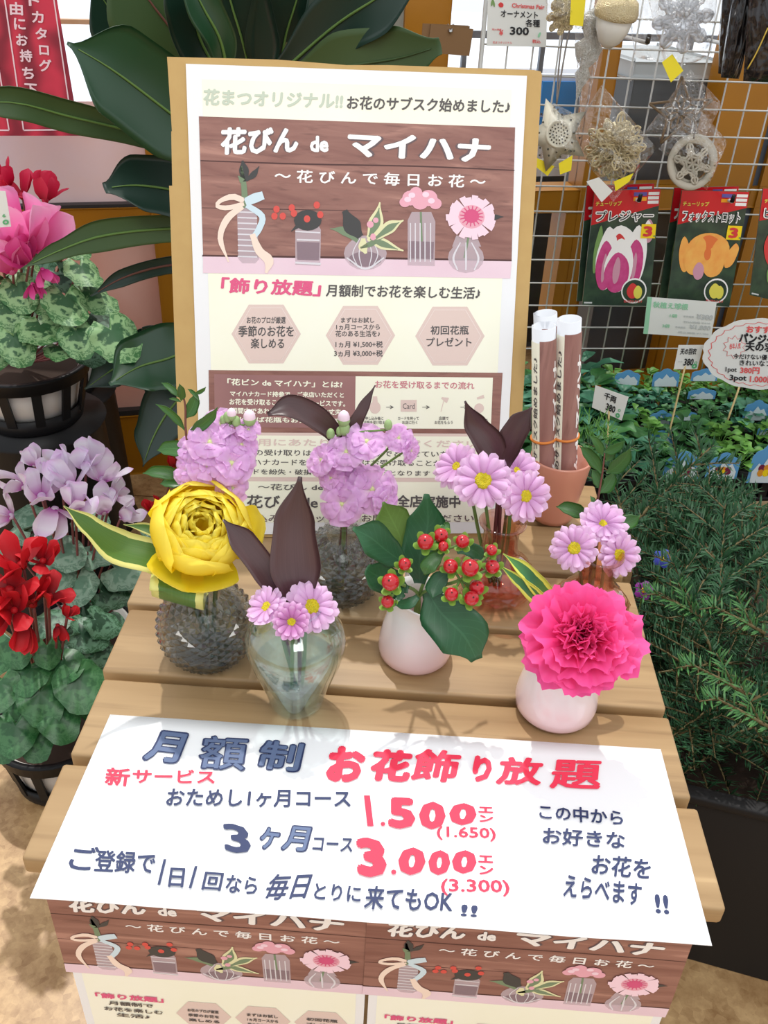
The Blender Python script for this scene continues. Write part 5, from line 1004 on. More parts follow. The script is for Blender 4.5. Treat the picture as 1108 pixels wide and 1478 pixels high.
# price tag stuck in the pink cyclamen
def plane_tag(name, label, cat, quad, Y, m, items, thick=.0004, group=None, stick=None, base=None, sub='card', corner=None):
    """flat card whose four corners were measured (TL,TR,BR,BL); items = flat print as (kind, data...) in card u,v"""
    P = [ony(x, y, Y[i] if isinstance(Y, (list, tuple)) else Y) for i, (x, y) in enumerate(quad)]
    b_ = V(base) if base is not None else (P[2] + P[3]) / 2
    t = thing(name, label, cat, b_, group)
    f0 = lambda u, v: P[0].lerp(P[1], u).lerp(P[3].lerp(P[2], u), v)
    n = (P[1] - P[0]).cross(P[3] - P[0]).normalized()
    if n.dot(CP - P[0]) < 0: n = -n
    f = lambda u, v, d=0: f0(u, v) + n * d
    if corner: o_ = [f(u, v) for u, v in corner]
    else: o_ = [f(0, 0), f(1, 0), f(1, 1), f(0, 1)]
    k = len(o_); part(sub, (o_ + [q - n * thick for q in o_], [tuple(range(k)), tuple(reversed(range(k, 2 * k)))] + [(i, i + k, (i + 1) % k + k, (i + 1) % k) for i in range(k)]), m, t, False)
    nlet = 0
    for it in items:
        if it[0] == 't':
            _, s, u0, u1, v, h_, mm, bo = it[:8]; sl = it[8] if len(it) > 8 else 0; dl = (.0028 if sub == 'packet_body' else .0012) + .00012 * (nlet if sub == 'packet_body' else 0); nlet += 1; part('lettering', fit(s, f(u0, v, dl), f(u1, v + sl, dl), f(u0, v - h_, dl), bo), mm, t, False, kind='stuff')
        elif it[0] == 'q':
            _, pts, mm, d = it; part('print', ([f(u, v, d) for u, v in pts], [tuple(range(len(pts)))]), mm, t, False)
        elif it[0] == 'e':
            _, u, v, ru, rv, mm, d = it; part('print', ([f(u + ru * cos(q * pi / 12), v + rv * sin(q * pi / 12), d) for q in range(24)], [tuple(range(24))]), mm, t, False)
    if stick: a, b2 = ony(*stick[0]), ony(*stick[1]); part('stick', tube([a - n * .0012, b2], .0017, 6), mat('bamboo', s2l(206, 184, 130), .6) if 'bamboo' not in bpy.data.materials else bpy.data.materials['bamboo'], t)
    return t
CARD = mat('white_card', s2l(226, 228, 224), .5); GRN = mat('print_green', s2l(92, 176, 120), .5); BLKI = mat('black_marker', s2l(34, 34, 38), .5); GREYI = mat('print_pale_grey', s2l(196, 200, 200), .5); REDI = mat('print_red', s2l(224, 92, 92), .5); GRNL = mat('print_pale_green', s2l(152, 208, 172), .5)
plane_tag('price_tag', 'white price tag with green mark tucked in the pink cyclamen', 'tag', [(-24, 274), (8, 276), (16, 327), (-20, 330)], 1.10, CARD, [('t', '6', .72, .86, .72, .09, GRN, .03), ('t', '◎', .7, .95, .93, .14, GRN, .03)])
# red banner hanging at the top left
m, N, L, p = newmat('red_petal_print'); tc = N.new('ShaderNodeTexCoord'); n = N.new('ShaderNodeTexWave'); n.inputs['Scale'].default_value = 6; n.inputs['Distortion'].default_value = 9; n.inputs['Detail'].default_value = 2; n.inputs['Detail Scale'].default_value = 1.5
L.new(tc.outputs['Object'], n.inputs['Vector']); r = N.new('ShaderNodeValToRGB'); r.color_ramp.elements[0].color = c4(s2l(132, 18, 44)); r.color_ramp.elements[1].color = c4(s2l(204, 44, 72)); L.new(n.outputs['Fac'], r.inputs[0]); L.new(r.outputs[0], p.inputs['Base Color']); p.inputs['Roughness'].default_value = .5
REDB = m; PALEP = mat('banner_pale_print', s2l(236, 206, 214), .5)
ch = []
def chv(s, x, y, w): return (s, x - w / 2, y + w / 2, w)
bq = [(-60, -60), (72, -60), (115, 196), (-90, 196)]
rbn = thing('hanging_banner', 'red rose-print banner with white vertical lettering hanging at the upper left', 'banner', ony(20, 196, 1.50))
Pb = lambda x, y, d=0: ony(x, y, 1.50 - d)
part('cloth', solid(([Pb(*q) for q in bq], [(0, 3, 2, 1)]), .0008), REDB, rbn, False)
acc = []
for s, x, y, w in (('カ', 55, 24, 17), ('タ', 60, 48, 17), ('ロ', 64, 72, 14), ('グ', 66, 94, 18), ('ド', 50, 0, 17), ('イ', 46, -24, 17), ('由', 24, 12, 19), ('に', 29, 34, 17), ('お', 32, 57, 17), ('持', 38, 80, 18), ('ち', 41, 105, 17), ('下', 45, 129, 18), ('自', 20, -12, 18)):
    acc.append(fit(s, Pb(x - w / 2, y + w / 2, .0015), Pb(x + w / 2, y + w / 2 + 1, .0015), Pb(x - w / 2 - 1, y - w / 2, .0015), .03))
v_, f_, _ = join(*acc); part('lettering', (v_, f_), PALEP, rbn, False, kind='stuff')
def bline(a, b_, w=2.0):
    A_, B_ = Pb(*a, .001), Pb(*b_, .001); d = (B_ - A_).normalized().cross(V((0, 1, 0))) * w * mpp(A_) / 2; return [A_ - d, A_ + d, B_ + d, B_ - d], [(0, 1, 2, 3)]
for a, b_ in (((72, -40), (105, 187)), ((105, 187), (34, 188)), ((34, 188), (4, -20)), ((13, 188), (-40, 188)), ((13, 188), (-8, 60))): part('printed_line', bline(a, b_), PALEP, rbn, False)
# ============================================================ WIRE GRID with hooks
GA = R(8.5); GD = V((cos(GA), sin(GA), 0)); GN = V((sin(GA), -cos(GA), 0)); GO = ony(921, 300, 1.80)
def gpx(px, py, d=0): return onpl(px, py, GO + GN * d, GN)
WIRE = mat('white_wire', s2l(196, 196, 192), .35, coat=.2)
gr = thing('wire_grid_panel', 'white wire grid panel carrying ornaments, hooks and bulb packets at the right', 'grid panel', (GO.x, GO.y, .2))
zr = [gpx(921, y).z for y in (503, 474, 444, 413, 380, 346, 312, 273, 240, 198, 157, 114)]; dz = (zr[-1] - zr[0]) / 11
s0 = (gpx(871, 504) - GO).dot(GD); ds = ((gpx(961, 504) - GO).dot(GD) - s0) / 3
zs = [zr[0] + dz * k for k in range(0, 19)]; ss = [s0 + ds * k for k in range(-7, 15)]
for z in zs: part('wire', tube([GO + GD * (ss[0] - .0) + V((0, 0, z - GO.z)), GO + GD * ss[-1] + V((0, 0, z - GO.z))], .0017, 5, 1), WIRE, gr)
for s in ss: part('wire', tube([GO + GD * s + GN * -.003 + V((0, 0, zs[0] - GO.z - .06)), GO + GD * s + GN * -.003 + V((0, 0, zs[-1] - GO.z))], .0017, 5, 1), WIRE, gr)
for s in (ss[0], ss[-1]): part('frame_post', tube([GO + GD * s + V((0, 0, .0 - GO.z)), GO + GD * s + V((0, 0, zs[-1] - GO.z))], .004, 8, 1), WIRE, gr)
def hook(label, a, b_, Yb):
    A_ = gpx(*a); B_ = ony(b_[0], b_[1], Yb); t = thing('display_hook', label, 'hook', A_)
    part('rod', tube([A_, B_], .0032, 8, 1), WIRE, t); part('end_cap', tube([B_, B_ + V((0, -.004, .012))], [.0042, .0036], 8, 1), BLK, t, label='dark end cap')
    return A_, B_
hook('empty white display hook beside the right edge of the kraft board', (733, 264), (760, 288), 1.60)
hook('white display hook holding the crumpled clear bag, above the dark cabinet', (898, 52), (934, 62), 1.62)
hook('white display hook at the upper right in front of the black bags', (1022, 58), (1072, 70), 1.62)
hook('short hook through the first tulip bulb packet', (905, 282), (922, 290), 1.66); hook('short hook through the orange tulip bulb packet', (1040, 284), (1056, 291), 1.66)
# ---- bulb packets: two deep, each a thing
RED = mat('packet_red', s2l(206, 20, 34), .3, coat=.3); DKG = mat('packet_dark_green', s2l(34, 48, 44), .3, coat=.3, noise=(40, s2l(60, 84, 62), .2)); YEL = mat('packet_yellow', s2l(248, 214, 30), .4); WHT = mat('packet_white', s2l(246, 244, 242), .35); MAGT = mat('tulip_magenta', s2l(186, 40, 110), .4, noise=(60, s2l(214, 90, 150), .3)); ORT = mat('tulip_orange', s2l(238, 150, 70), .4, noise=(50, s2l(246, 190, 96), .3)); ORT2 = mat('tulip_orange_deep', s2l(228, 118, 60), .4); YLT = mat('tulip_yellow', s2l(226, 216, 90), .4); RDT = mat('tulip_red', s2l(214, 60, 60), .4); LG = mat('tulip_green', s2l(120, 156, 90), .4); ORL = mat('packet_orange', s2l(250, 170, 40), .4); VIO = mat('packet_violet', s2l(96, 84, 160), .4); LILT = mat('tulip_lilac', s2l(206, 150, 170), .4)
def el(u, v, ru, rv, mm, d): return ('e', u, v, ru, rv, mm, d)
def petalq(u, v, w, h, lean, mm, d):
    B = [(u + lean * .0, v + h * .5), (u - w * .36 + lean * .2, v + h * .36), (u - w * .55 + lean * .5, v), (u - w * .36 + lean * .9, v - h * .34), (u + lean - w * .05, v - h * .5), (u + w * .36 + lean * .9, v - h * .32), (u + w * .52 + lean * .5, v), (u + w * .40 + lean * .2, v + h * .36)]
    n = len(B); out = []
    for i in range(n):
        p0, p1, p2, p3 = (B[(i + q) % n] for q in (-1, 0, 1, 2))
        for t in (0, .33, .66): out.append(tuple(.5 * (2 * p1[k] + (p2[k] - p0[k]) * t + (2 * p0[k] - 5 * p1[k] + 4 * p2[k] - p3[k]) * t * t + (3 * p1[k] - p0[k] - 3 * p2[k] + p3[k]) * t ** 3) for k in (0, 1)))
    return ('q', out, mm, d)
def packet(label, quad, Y, title, kind, sub='チューリップ'):
    it = [('q', [(0, 0), (1, 0), (1, .13), (.48, .21), (0, .29)], RED, .0006)]
    if kind == 'white': it += [petalq(.12, .5, .1, .42, .04, LG, .0008), petalq(.88, .34, .14, .2, 0, LILT, .0009), petalq(.86, .32, .10, .14, 0, WHT, .001), petalq(.46, .50, .52, .42, .02, WHT, .0011), petalq(.45, .47, .20, .22, 0, RDT, .0012), petalq(.28, .58, .30, .56, .02, WHT, .0013), petalq(.27, .64, .25, .44, .0, MAGT, .0014), petalq(.68, .56, .32, .54, .06, WHT, .0013), petalq(.68, .62, .26, .42, .04, MAGT, .0014), petalq(.46, .64, .40, .48, .04, WHT, .0016), petalq(.45, .70, .35, .36, .02, MAGT, .0017), petalq(.44, .68, .10, .24, .02, LILT, .0018), petalq(.25, .66, .06, .26, .02, LILT, .0015), petalq(.70, .64, .06, .24, .02, LILT, .0015)]
    elif kind == 'orange': it += [el(.52, .50, .33, .15, ORT, .001), petalq(.2, .55, .16, .32, -.06, ORT, .0012), petalq(.84, .54, .16, .22, .1, ORT, .0012), petalq(.52, .46, .34, .18, 0, ORT2, .0014), petalq(.40, .49, .16, .2, 0, ORT, .0015), petalq(.64, .5, .16, .2, .03, ORT, .0015), petalq(.34, .60, .3, .26, -.02, ORT, .0016), petalq(.62, .60, .32, .28, .03, ORT, .0017), petalq(.42, .69, .16, .16, 0, LILT, .0018), petalq(.52, .53, .1, .12, 0, ORT2, .0019)]
    else: it += [el(.5, .52, .36, .2, LILT, .001), petalq(.3, .52, .3, .36, -.03, RDT, .0012), petalq(.66, .52, .3, .36, .03, LILT, .0013), petalq(.3, .76, .14, .2, 0, LG, .001)]
    it += [('t', title, .04, .93, .265, .11, WHT, .09), ('t', title, .06, .915, .255, .09, BLKI, .012), ('t', sub, .03, .42, .125, .04, YLT, .03), ('q', [(.76, .20 + .08), (.98, .28), (.98, .40), (.76, .40)], YEL, .0021), ('t', '3', .79, .93, .385, .09, RDT, .05), ('t', '.', .95, .975, .39, .02, LG, .03),
           el(.74, .86, .19, .115, WHT, .002), el(.74, .86, .17, .10, DKG, .0022), petalq(.72, .86, .16, .14, 0, (YLT if kind == 'orange' else RDT), .0024), petalq(.80, .87, .12, .12, 0, YLT, .0025), ('t', '色は変わります', .60, .88, .965, .025, REDI, .02),
           ('q', [(.60, .02), (.80, .02), (.80, .05), (.60, .05)], VIO, .001), ('q', [(.60, .06), (.80, .06), (.80, .09), (.60, .09)], ORL, .001)] + [('q', [(.82, .02 + .035 * k), (.985, .02 + .035 * k), (.985, .045 + .035 * k), (.82, .045 + .035 * k)], WHT, .001) for k in range(3)] + [('q', [(.02, .97), (.14, .97), (.14, .985), (.02, .985)], GREYI, .001)]
    if kind == 'back': it = [('q', [(0, 0), (1, 0), (1, .13), (.48, .21), (0, .29)], RED, .0006), petalq(.14, .5, .1, .4, .04, LG, .0008), ('t', title, .04, .93, .265, .11, WHT, .06), ('q', [(.6, .02), (.75, .02), (.75, .05), (.6, .05)], VIO, .001), ('q', [(.78, .02), (.97, .02), (.97, .05), (.78, .05)], WHT, .001)]
    plane_tag('bulb_packet', label, 'packet', quad, Y, DKG, it, .003, 'tulip bulb packets on the grid', sub='packet_body')
packet('tulip bulb packet with a pink and white tulip, second layer behind the front one', [(847, 268), (944, 265), (929, 434), (832, 435)], (1.70, 1.715, 1.715, 1.70), 'プレジャー', 'back')
packet('tulip bulb packet picturing a magenta and white tulip under a red heading', [(858, 275), (953, 273), (937, 442), (840, 440)], (1.675, 1.69, 1.69, 1.675), 'プレジャー', 'white')
packet('tulip bulb packet behind the orange tulip packet', [(973, 271), (1066, 269), (1040, 436), (950, 436)], (1.72, 1.735, 1.735, 1.72), 'フォックストロット', 'back')
packet('tulip bulb packet picturing a double orange tulip under a red heading', [(984, 275), (1081, 277), (1052, 443), (962, 436)], (1.69, 1.705, 1.705, 1.69), 'フォックストロット', 'orange')
packet('third tulip bulb packet cut by the right edge of the picture', [(1101, 272), (1200, 276), (1165, 444), (1082, 426)], (1.71, 1.73, 1.73, 1.71), 'ピンクダイヤ', 'pink')
# ---- price cards
plane_tag('price_card', 'white price card with a green side stripe below the tulip packets', 'price card', [(934, 428.5), (1034, 436), (1026, 488), (928, 481.5)], (1.655, 1.665, 1.665, 1.655), CARD,
          [('q', [(0, 0), (.065, 0), (.065, 1), (0, 1)], GRNL, .0008), ('t', '秋植え球根', .09, .60, .27, .17, GRNL, .03), ('t', '1袋', .35, .46, .50, .1, GRNL, .02), ('t', '¥380', .74, .98, .50, .15, GREYI, .03), ('t', '本体価格', .55, .70, .47, .06, GREYI, .01), ('t', '税込価格 ¥418', .56, .95, .62, .06, GREYI, .01), ('t', '3袋', .26, .37, .79, .1, GRNL, .02), ('t', '¥1,000', .66, .97, .80, .15, GREYI, .03), ('t', '本体価格', .45, .60, .78, .06, GREYI, .01), ('t', '税込価格 ¥1,100', .5, .95, .92, .06, GREYI, .01)])
plane_tag('price_card', 'white Christmas ornament price card reading 300 beside the top of the kraft board', 'price card', [(704, -6), (790, 0), (788, 68), (702, 66)], (1.735, 1.75, 1.75, 1.735), CARD,
          [('t', 'Christmas Fair', .40, .95, .20, .09, REDI, .03), ('t', 'オーナメント', .22, .84, .40, .14, BLKI, .02), ('t', '各種', .64, .88, .58, .16, BLKI, .02), ('t', '300', .38, .70, .76, .17, BLKI, .03), ('t', '¥', .20, .27, .78, .12, REDI, .03), ('t', '税込価格', .08, .24, .68, .04, REDI, .01), ('t', '花まつオリジナル', .1, .42, .95, .05, REDI, .01), ('t', '税込', .76, .90, .92, .08, REDI, .02), petalq(.22, .16, .08, .1, 0, RDT, .001), petalq(.06, .12, .03, .16, .02, LG, .001), petalq(.11, .14, .03, .14, -.02, LG, .001), petalq(.86, .74, .04, .12, .03, GRNL, .001)])
plane_tag('plant_label', 'small white handwritten plant price label on a tall bamboo stick among the seedlings', 'label', [(979, 498), (1015, 498), (1006, 533), (972, 533)], 1.50, CARD,
          [('t', '天の羽衣', .12, .78, .38, .26, BLKI, .03), ('t', '380', .36, .76, .84, .30, BLKI, .03), ('t', '○', .80, .92, .78, .12, GRN, .05), ('t', '◎', .72, .95, .96, .20, GRN, .05), ('t', '本体', .1, .3, .7, .06, GREYI, .01)], stick=((989, 528, 1.5), (964, 630, 1.48)), base=ony(964, 630, 1.48))
plane_tag('plant_label', 'small white handwritten plant price label tilted beside the terracotta cup', 'label', [(859, 556), (907, 573), (897, 607), (854, 588)], 1.40, CARD,
          [('t', '千両', .30, .68, .42, .30, BLKI, .03, .02), ('t', '380', .42, .72, .84, .30, BLKI, .03), ('t', '○', .80, .88, .70, .12, GRN, .05), ('t', '◎', .76, .90, .96, .20, GRN, .05)], stick=((879, 592, 1.4), (876, 640, 1.38)), base=ony(876, 640, 1.38))
sc_ = [(.5 + .5 * cos(q * pi / 36) * (1 + .035 * abs(sin(q * pi / 36 * 7))), .5 + .5 * sin(q * pi / 36) * (1 + .035 * abs(sin(q * pi / 36 * 7)))) for q in range(72)]
inn = [((.5 + .455 * cos(q * pi / 40) * (1 + .03 * sin(q * pi / 40 * 26)), .5 + .455 * sin(q * pi / 40) * (1 + .03 * sin(q * pi / 40 * 26))), (.5 + .448 * cos(q * pi / 40) * (1 + .03 * sin(q * pi / 40 * 26)), .5 + .448 * sin(q * pi / 40) * (1 + .03 * sin(q * pi / 40 * 26)))) for q in range(81)]
star = [(.265 + (.105 if q % 2 else .075) * cos(q * pi / 10), .40 + (.17 if q % 2 else .12) * sin(q * pi / 10)) for q in range(20)]
plane_tag('scalloped_sign', 'large white scalloped price sign on a stick cut by the right edge', 'sign', [(1019, 458), (1182, 464), (1176, 564), (1012, 558)], 1.48, CARD,
          [('q', [inn[q][0], inn[q + 1][0], inn[q + 1][1], inn[q][1]], REDI, .0008) for q in range(0, 80)] + [('q', star, REDI, .0008), ('q', [(.265 + (u - .265) * .94, .40 + (v - .40) * .94) for u, v in star], CARD, .001), ('t', '毎年人気', .22, .32, .44, .09, REDI, .02, -.02), ('t', 'おすすめ!', .36, .66, .19, .10, REDI, .04), ('t', 'パンジー', .30, .62, .33, .14, BLKI, .05, .02), ('t', '天の羽衣', .36, .70, .45, .13, BLKI, .04), ('t', '今だけない優しい花色', .26, .76, .57, .08, BLKI, .02), ('t', 'きれいなフリル', .32, .72, .66, .08, BLKI, .02), ('t', '1pot', .20, .30, .78, .09, BLKI, .02), ('t', '380円', .33, .50, .78, .10, REDI, .03), ('t', '3pot', .24, .39, .91, .11, BLKI, .03), ('t', '1.000円', .42, .64, .91, .11, REDI, .03)],
          stick=((1068, 556, 1.482), (1050, 606, 1.47)), base=ony(1050, 606, 1.47), corner=sc_)
# brown cards clipped to the grid
t = thing('clipped_cards', 'stack of brown kraft cards held by a small clip left of the Christmas price card', 'card', gpx(650, 80, .03))
KR2 = mat('brown_card', s2l(128, 96, 62), .7)
for k, q in enumerate((((617, 36), (678, 38), (673, 72), (613, 70)), ((610, 34), (676, 37), (671, 76), (607, 72)), ((622, 35), (683, 42), (677, 81), (616, 76)))):
    P = [gpx(x, y, .006 + .004 * k) for x, y in q]; part('card', (P + [v - GN * .003 for v in P], [(3, 2, 1, 0), (4, 5, 6, 7), (0, 1, 5, 4), (1, 2, 6, 5), (2, 3, 7, 6), (3, 0, 4, 7)]), KR2, t, False)
part('clip', tube([gpx(646, 36, .0), gpx(650, 46, .020), gpx(654, 36, .002)], .0022, 6), mat('steel', (.5, .5, .5), .3, 1), t)
# ============================================================ ORNAMENTS in clear bags
BAG = thin_glass('clear_film', (.97, .98, 1), .05, .8, 0, .10, bump=(45, 1, .014)); GOLD = mat('gold_glitter', s2l(222, 202, 152), .3, .6, bump=(700, 1, .004), noise=(500, s2l(240, 226, 190), .15)); SILV = mat('silver_glitter', s2l(196, 196, 186), .3, .7, bump=(700, 1, .004), noise=(400, s2l(240, 240, 236), .2)); CREAMO = mat('cream_ornament', s2l(206, 200, 180), .45); WOODO = mat('laser_cut_wood', s2l(176, 168, 152), .6); WOODB = mat('laser_cut_brown_wood', s2l(122, 100, 74), .6); YTAG = mat('yellow_tag', s2l(236, 218, 40), .45); FROST = mat('frosted_white', s2l(222, 222, 216), .3, coat=.3); HOLE = mat('dark_hole', (.05, .045, .03), .8); WTAG = mat('white_tag', s2l(226, 226, 220), .5); CORD = mat('dark_cord', s2l(110, 100, 92), .6)
def bag(t, quad, Y, bulge, seed):
    """crumpled clear pouch with a front and a back sheet, corners measured"""
    P = [ony(x, y, Y) for x, y in quad]; rnd = random.Random(seed); n = 14; hs = [[rnd.uniform(-1, 1) for _ in range(n + 1)] for _ in range(n + 1)]
    for sd in (1, -1):
        vs, fs = [], []
        for i in range(n + 1):
            for j in range(n + 1):
                u, v = j / n, i / n; e = (4 * u * (1 - u)) ** .5 * (4 * v * (1 - v)) ** .5
                vs.append(P[0].lerp(P[1], u).lerp(P[3].lerp(P[2], u), v) + GN * (sd * bulge * e + hs[i][j] * .0035 * (.3 + e)) )
        for i in range(n):
            for j in range(n): k = i * (n + 1) + j; fs.append((k, k + 1, k + n + 2, k + n + 1))
        part('clear_bag', (vs, fs), BAG, t, True, label='crumpled clear plastic film')
def flake(o, ax, r_, arms, m, t, th=.0012, nm='snowflake', roll=0, loops=True, parent=None):
    F = frame(o, ax, roll); gs = []
    for k in range(arms):
        a = 2 * pi * k / arms; c_, s_ = cos(a), sin(a); L = lambda x, y: F @ V((x * c_ - y * s_, x * s_ + y * c_, 0)) 
        gs.append(tube([L(0, 0), L(r_, 0)], th * r_ / .03, 5, 1))
        for q in (.35, .62):
            for sg in (1, -1):
                gs.append(tube([L(r_ * q, 0), L(r_ * (q + .10), sg * r_ * .16), L(r_ * (q + .30), sg * r_ * .10), L(r_ * (q + .33), 0)] if loops else [L(r_ * q, 0), L(r_ * (q + .2), sg * r_ * .2)], th * .8 * r_ / .03, 5, 5))
        gs.append(tube([L(r_ * .35, 0), F @ V((r_ * .35 * cos(a + 2 * pi / arms), r_ * .35 * sin(a + 2 * pi / arms), 0))], th * .9 * r_ / .03, 5, 1))
        gs.append(tube([L(r_ * .62, 0), F @ V((r_ * .42 * cos(a + pi / arms), r_ * .42 * sin(a + pi / arms), 0)), F @ V((r_ * .62 * cos(a + 2 * pi / arms), r_ * .62 * sin(a + 2 * pi / arms), 0))], th * .9 * r_ / .03, 5, 4))
    part(nm, join(*gs), m, t, kind='stuff')
def ytag(t, quad, Y, m=YTAG, nm='tag'): P = [ony(x, y, Y) for x, y in quad]; part(nm, solid((P, [(0, 3, 2, 1)]), .0006), m, t, False, label='yellow paper tag' if m is YTAG else 'white paper tag')
def orn(label, px, py, Y): return thing('hanging_ornament', label, 'ornament', ony(px, py, Y), 'Christmas ornaments on the grid')
# gold snowflake cluster
t = orn('gold glitter snowflake cluster in a clear bag, largest ornament', 890, 215, 1.60); o_ = ony(888, 215, 1.60)
for k in range(7):
    a = random.Random(k).uniform(-1, 1); b_ = random.Random(k + 50).uniform(-1, 1)
    flake(o_ + V((.008 * b_, -.006 * k % .015, .006 * a)), (a * .9, -1, b_ * .9), 47 * mpp(o_) * (1 - .04 * k), 8 if k % 2 else 6, GOLD, t, .00125, 'snowflake_layer', k * .4)
bag(t, [(868, 122), (948, 214), (885, 292), (822, 196)], 1.60, .03, 1); ytag(t, [(886, 262), (914, 250), (908, 262), (888, 276)], 1.57); ytag(t, [(846, 262), (864, 256), (884, 276), (868, 292)], 1.565, WTAG)
# cream star with pierced disc
t = orn('cream ceramic star ornament with a pierced round centre beside the kraft board', 803, 195, 1.56); o_ = ony(803, 195, 1.58); k_ = mpp(o_)
F = frame(o_, (.15, -1, .35), 2.3)
pts = [F @ V(((52 if q % 2 == 0 else 27) * k_ * cos(q * pi / 5), (52 if q % 2 == 0 else 27) * k_ * sin(q * pi / 5), 0)) for q in range(10)]; nrm = F.to_3x3() @ V((0, 0, 1))
part('star_body', (pts + [o_ + nrm * .014, o_ - nrm * .014], [(i, (i + 1) % 10, 10) for i in range(10)] + [((i + 1) % 10, i, 11) for i in range(10)]), CREAMO, t, True)
part('pierced_disc', xf(lathe([(.0001, .013), (15 * k_, .012), (17 * k_, .015), (19 * k_, .014), (19 * k_, .008)], 32), F), CREAMO, t)
gs = []
for rr_, nn in ((4, 6), (8.5, 12), (13, 18)):
    for q in range(nn): gs.append(xf(ball((rr_ * k_ * cos(q * 2 * pi / nn), rr_ * k_ * sin(q * 2 * pi / nn), .0125), 1.25 * k_, 6, .5), F))
for q in range(26): a = q * 2.4; rr_ = 24 + (q % 5) * 3.2; gs.append(xf(ball((rr_ * k_ * cos(a), rr_ * k_ * sin(a), .0062 - (q % 5) * .001), 1.6 * k_, 6, .5), F))
part('pierced_hole', join(*gs), HOLE, t, kind='stuff')
part('cord', tube([ony(803, 150, 1.58), ony(806, 100, 1.62), ony(812, 50, 1.68), ony(818, 30, 1.70)], .0014, 6), CORD, t); part('cord', tube([ony(803, 150, 1.58), ony(811, 100, 1.62), ony(818, 60, 1.68), ony(824, 34, 1.70)], .0014, 6), CORD, t)
bag(t, [(798, 148), (840, 170), (822, 250), (776, 236)], 1.58, .022, 2); ytag(t, [(775, 228), (800, 240), (790, 254), (772, 240)], 1.57); ytag(t, [(806, 236), (826, 224), (824, 246), (808, 252)], 1.56)
# acorn
t = orn('acorn ornament with gold cap and frosted white body at the top', 885, 40, 1.60); o_ = ony(885, 34, 1.60); k_ = mpp(o_); F = frame(o_, (.08, -.15, 1))
part('nut', xf(lathe([(.0001, -33 * k_), (6 * k_, -32 * k_), (16 * k_, -24 * k_), (24 * k_, -8 * k_), (26 * k_, 4 * k_), (24 * k_, 12 * k_)], 28, (0, 0, 0), lambda a, z: 1 + .012 * cos(18 * a)), F), FROST, t)
part('cap', xf(lathe([(24 * k_, 6 * k_), (30 * k_, 8 * k_), (32 * k_, 16 * k_), (28 * k_, 30 * k_), (14 * k_, 40 * k_), (.0001, 43 * k_)], 32, (0, 0, 0), lambda a, z: 1 + .02 * sin(14 * a + z * 900)), F), GOLD, t); part('cord', tube([F @ V((0, 0, 42 * k_)), F @ V((0, 0, 80 * k_))], .0012, 6), CORD, t)
# silver icicle in a cone bag
t = orn('silver glitter icicle ornament in a narrow pointed clear bag', 848, 90, 1.64); o_ = ony(852, 60, 1.64); k_ = mpp(o_)
part('icicle', xf(lathe([(.0001, -82 * k_), (5 * k_, -60 * k_), (11 * k_, -44 * k_), (6 * k_, -34 * k_), (15 * k_, -22 * k_), (20 * k_, -6 * k_), (10 * k_, 4 * k_), (18 * k_, 20 * k_), (16 * k_, 34 * k_), (5 * k_, 44 * k_), (.0001, 52 * k_)], 20, (0, 0, 0), lambda a, z: 1 + .1 * sin(5 * a + z * 400)), frame(o_, (.1, 0, 1))), SILV, t)
bag(t, [(826, -5), (884, -5), (843, 168), (838, 166)], 1.64, .02, 3)
# small gold bit with yellow tag at the top
t = orn('small gold ornament with a bright yellow tag above the cream star', 815, 20, 1.62); o_ = ony(812, 14, 1.62)
for k in range(4): flake(o_ + V((.004 * k, 0, .006 * k - .01)), (.4 * k - .6, -1, .3), 24 * mpp(o_), 8, GOLD, t, .0024, 'snowflake_layer', k)
ytag(t, [(824, -4), (845, -2), (841, 38), (822, 36)], 1.60); bag(t, [(786, -10), (846, -10), (842, 42), (790, 38)], 1.62, .018, 4)
# wooden star
t = orn('brown laser cut wooden star tilted in a clear bag', 980, 165, 1.66); o_ = ony(982, 163, 1.66); k_ = mpp(o_); F = frame(o_, (.1, -1, .3), .75)
pts = [((48 if q % 2 == 0 else 20) * k_ * cos(q * pi / 5), (48 if q % 2 == 0 else 20) * k_ * sin(q * pi / 5)) for q in range(10)]
part('star_frame', join(*[tube([F @ V((*pts[q], 0)), F @ V((*pts[(q + 1) % 10], 0))], .0022, 5, 1) for q in range(10)]), WOODB, t, kind='stuff')
part('filigree', join(*[tube([F @ V((x * k_, y * k_, 0)) for x, y in ((4 * cos(a), 4 * sin(a)), (16 * cos(a + .3), 16 * sin(a + .3)), (24 * cos(a), 24 * sin(a)), (15 * cos(a - .35), 15 * sin(a - .35)), (6 * cos(a - .3), 6 * sin(a - .3)))], .0016, 5, 12) for a in [q * 2 * pi / 5 for q in range(5)] + [q * 2 * pi / 5 + .63 for q in range(5)]]), WOODB, t, kind='stuff')
bag(t, [(996, 100), (1042, 150), (1012, 208), (926, 196)], 1.66, .02, 5)
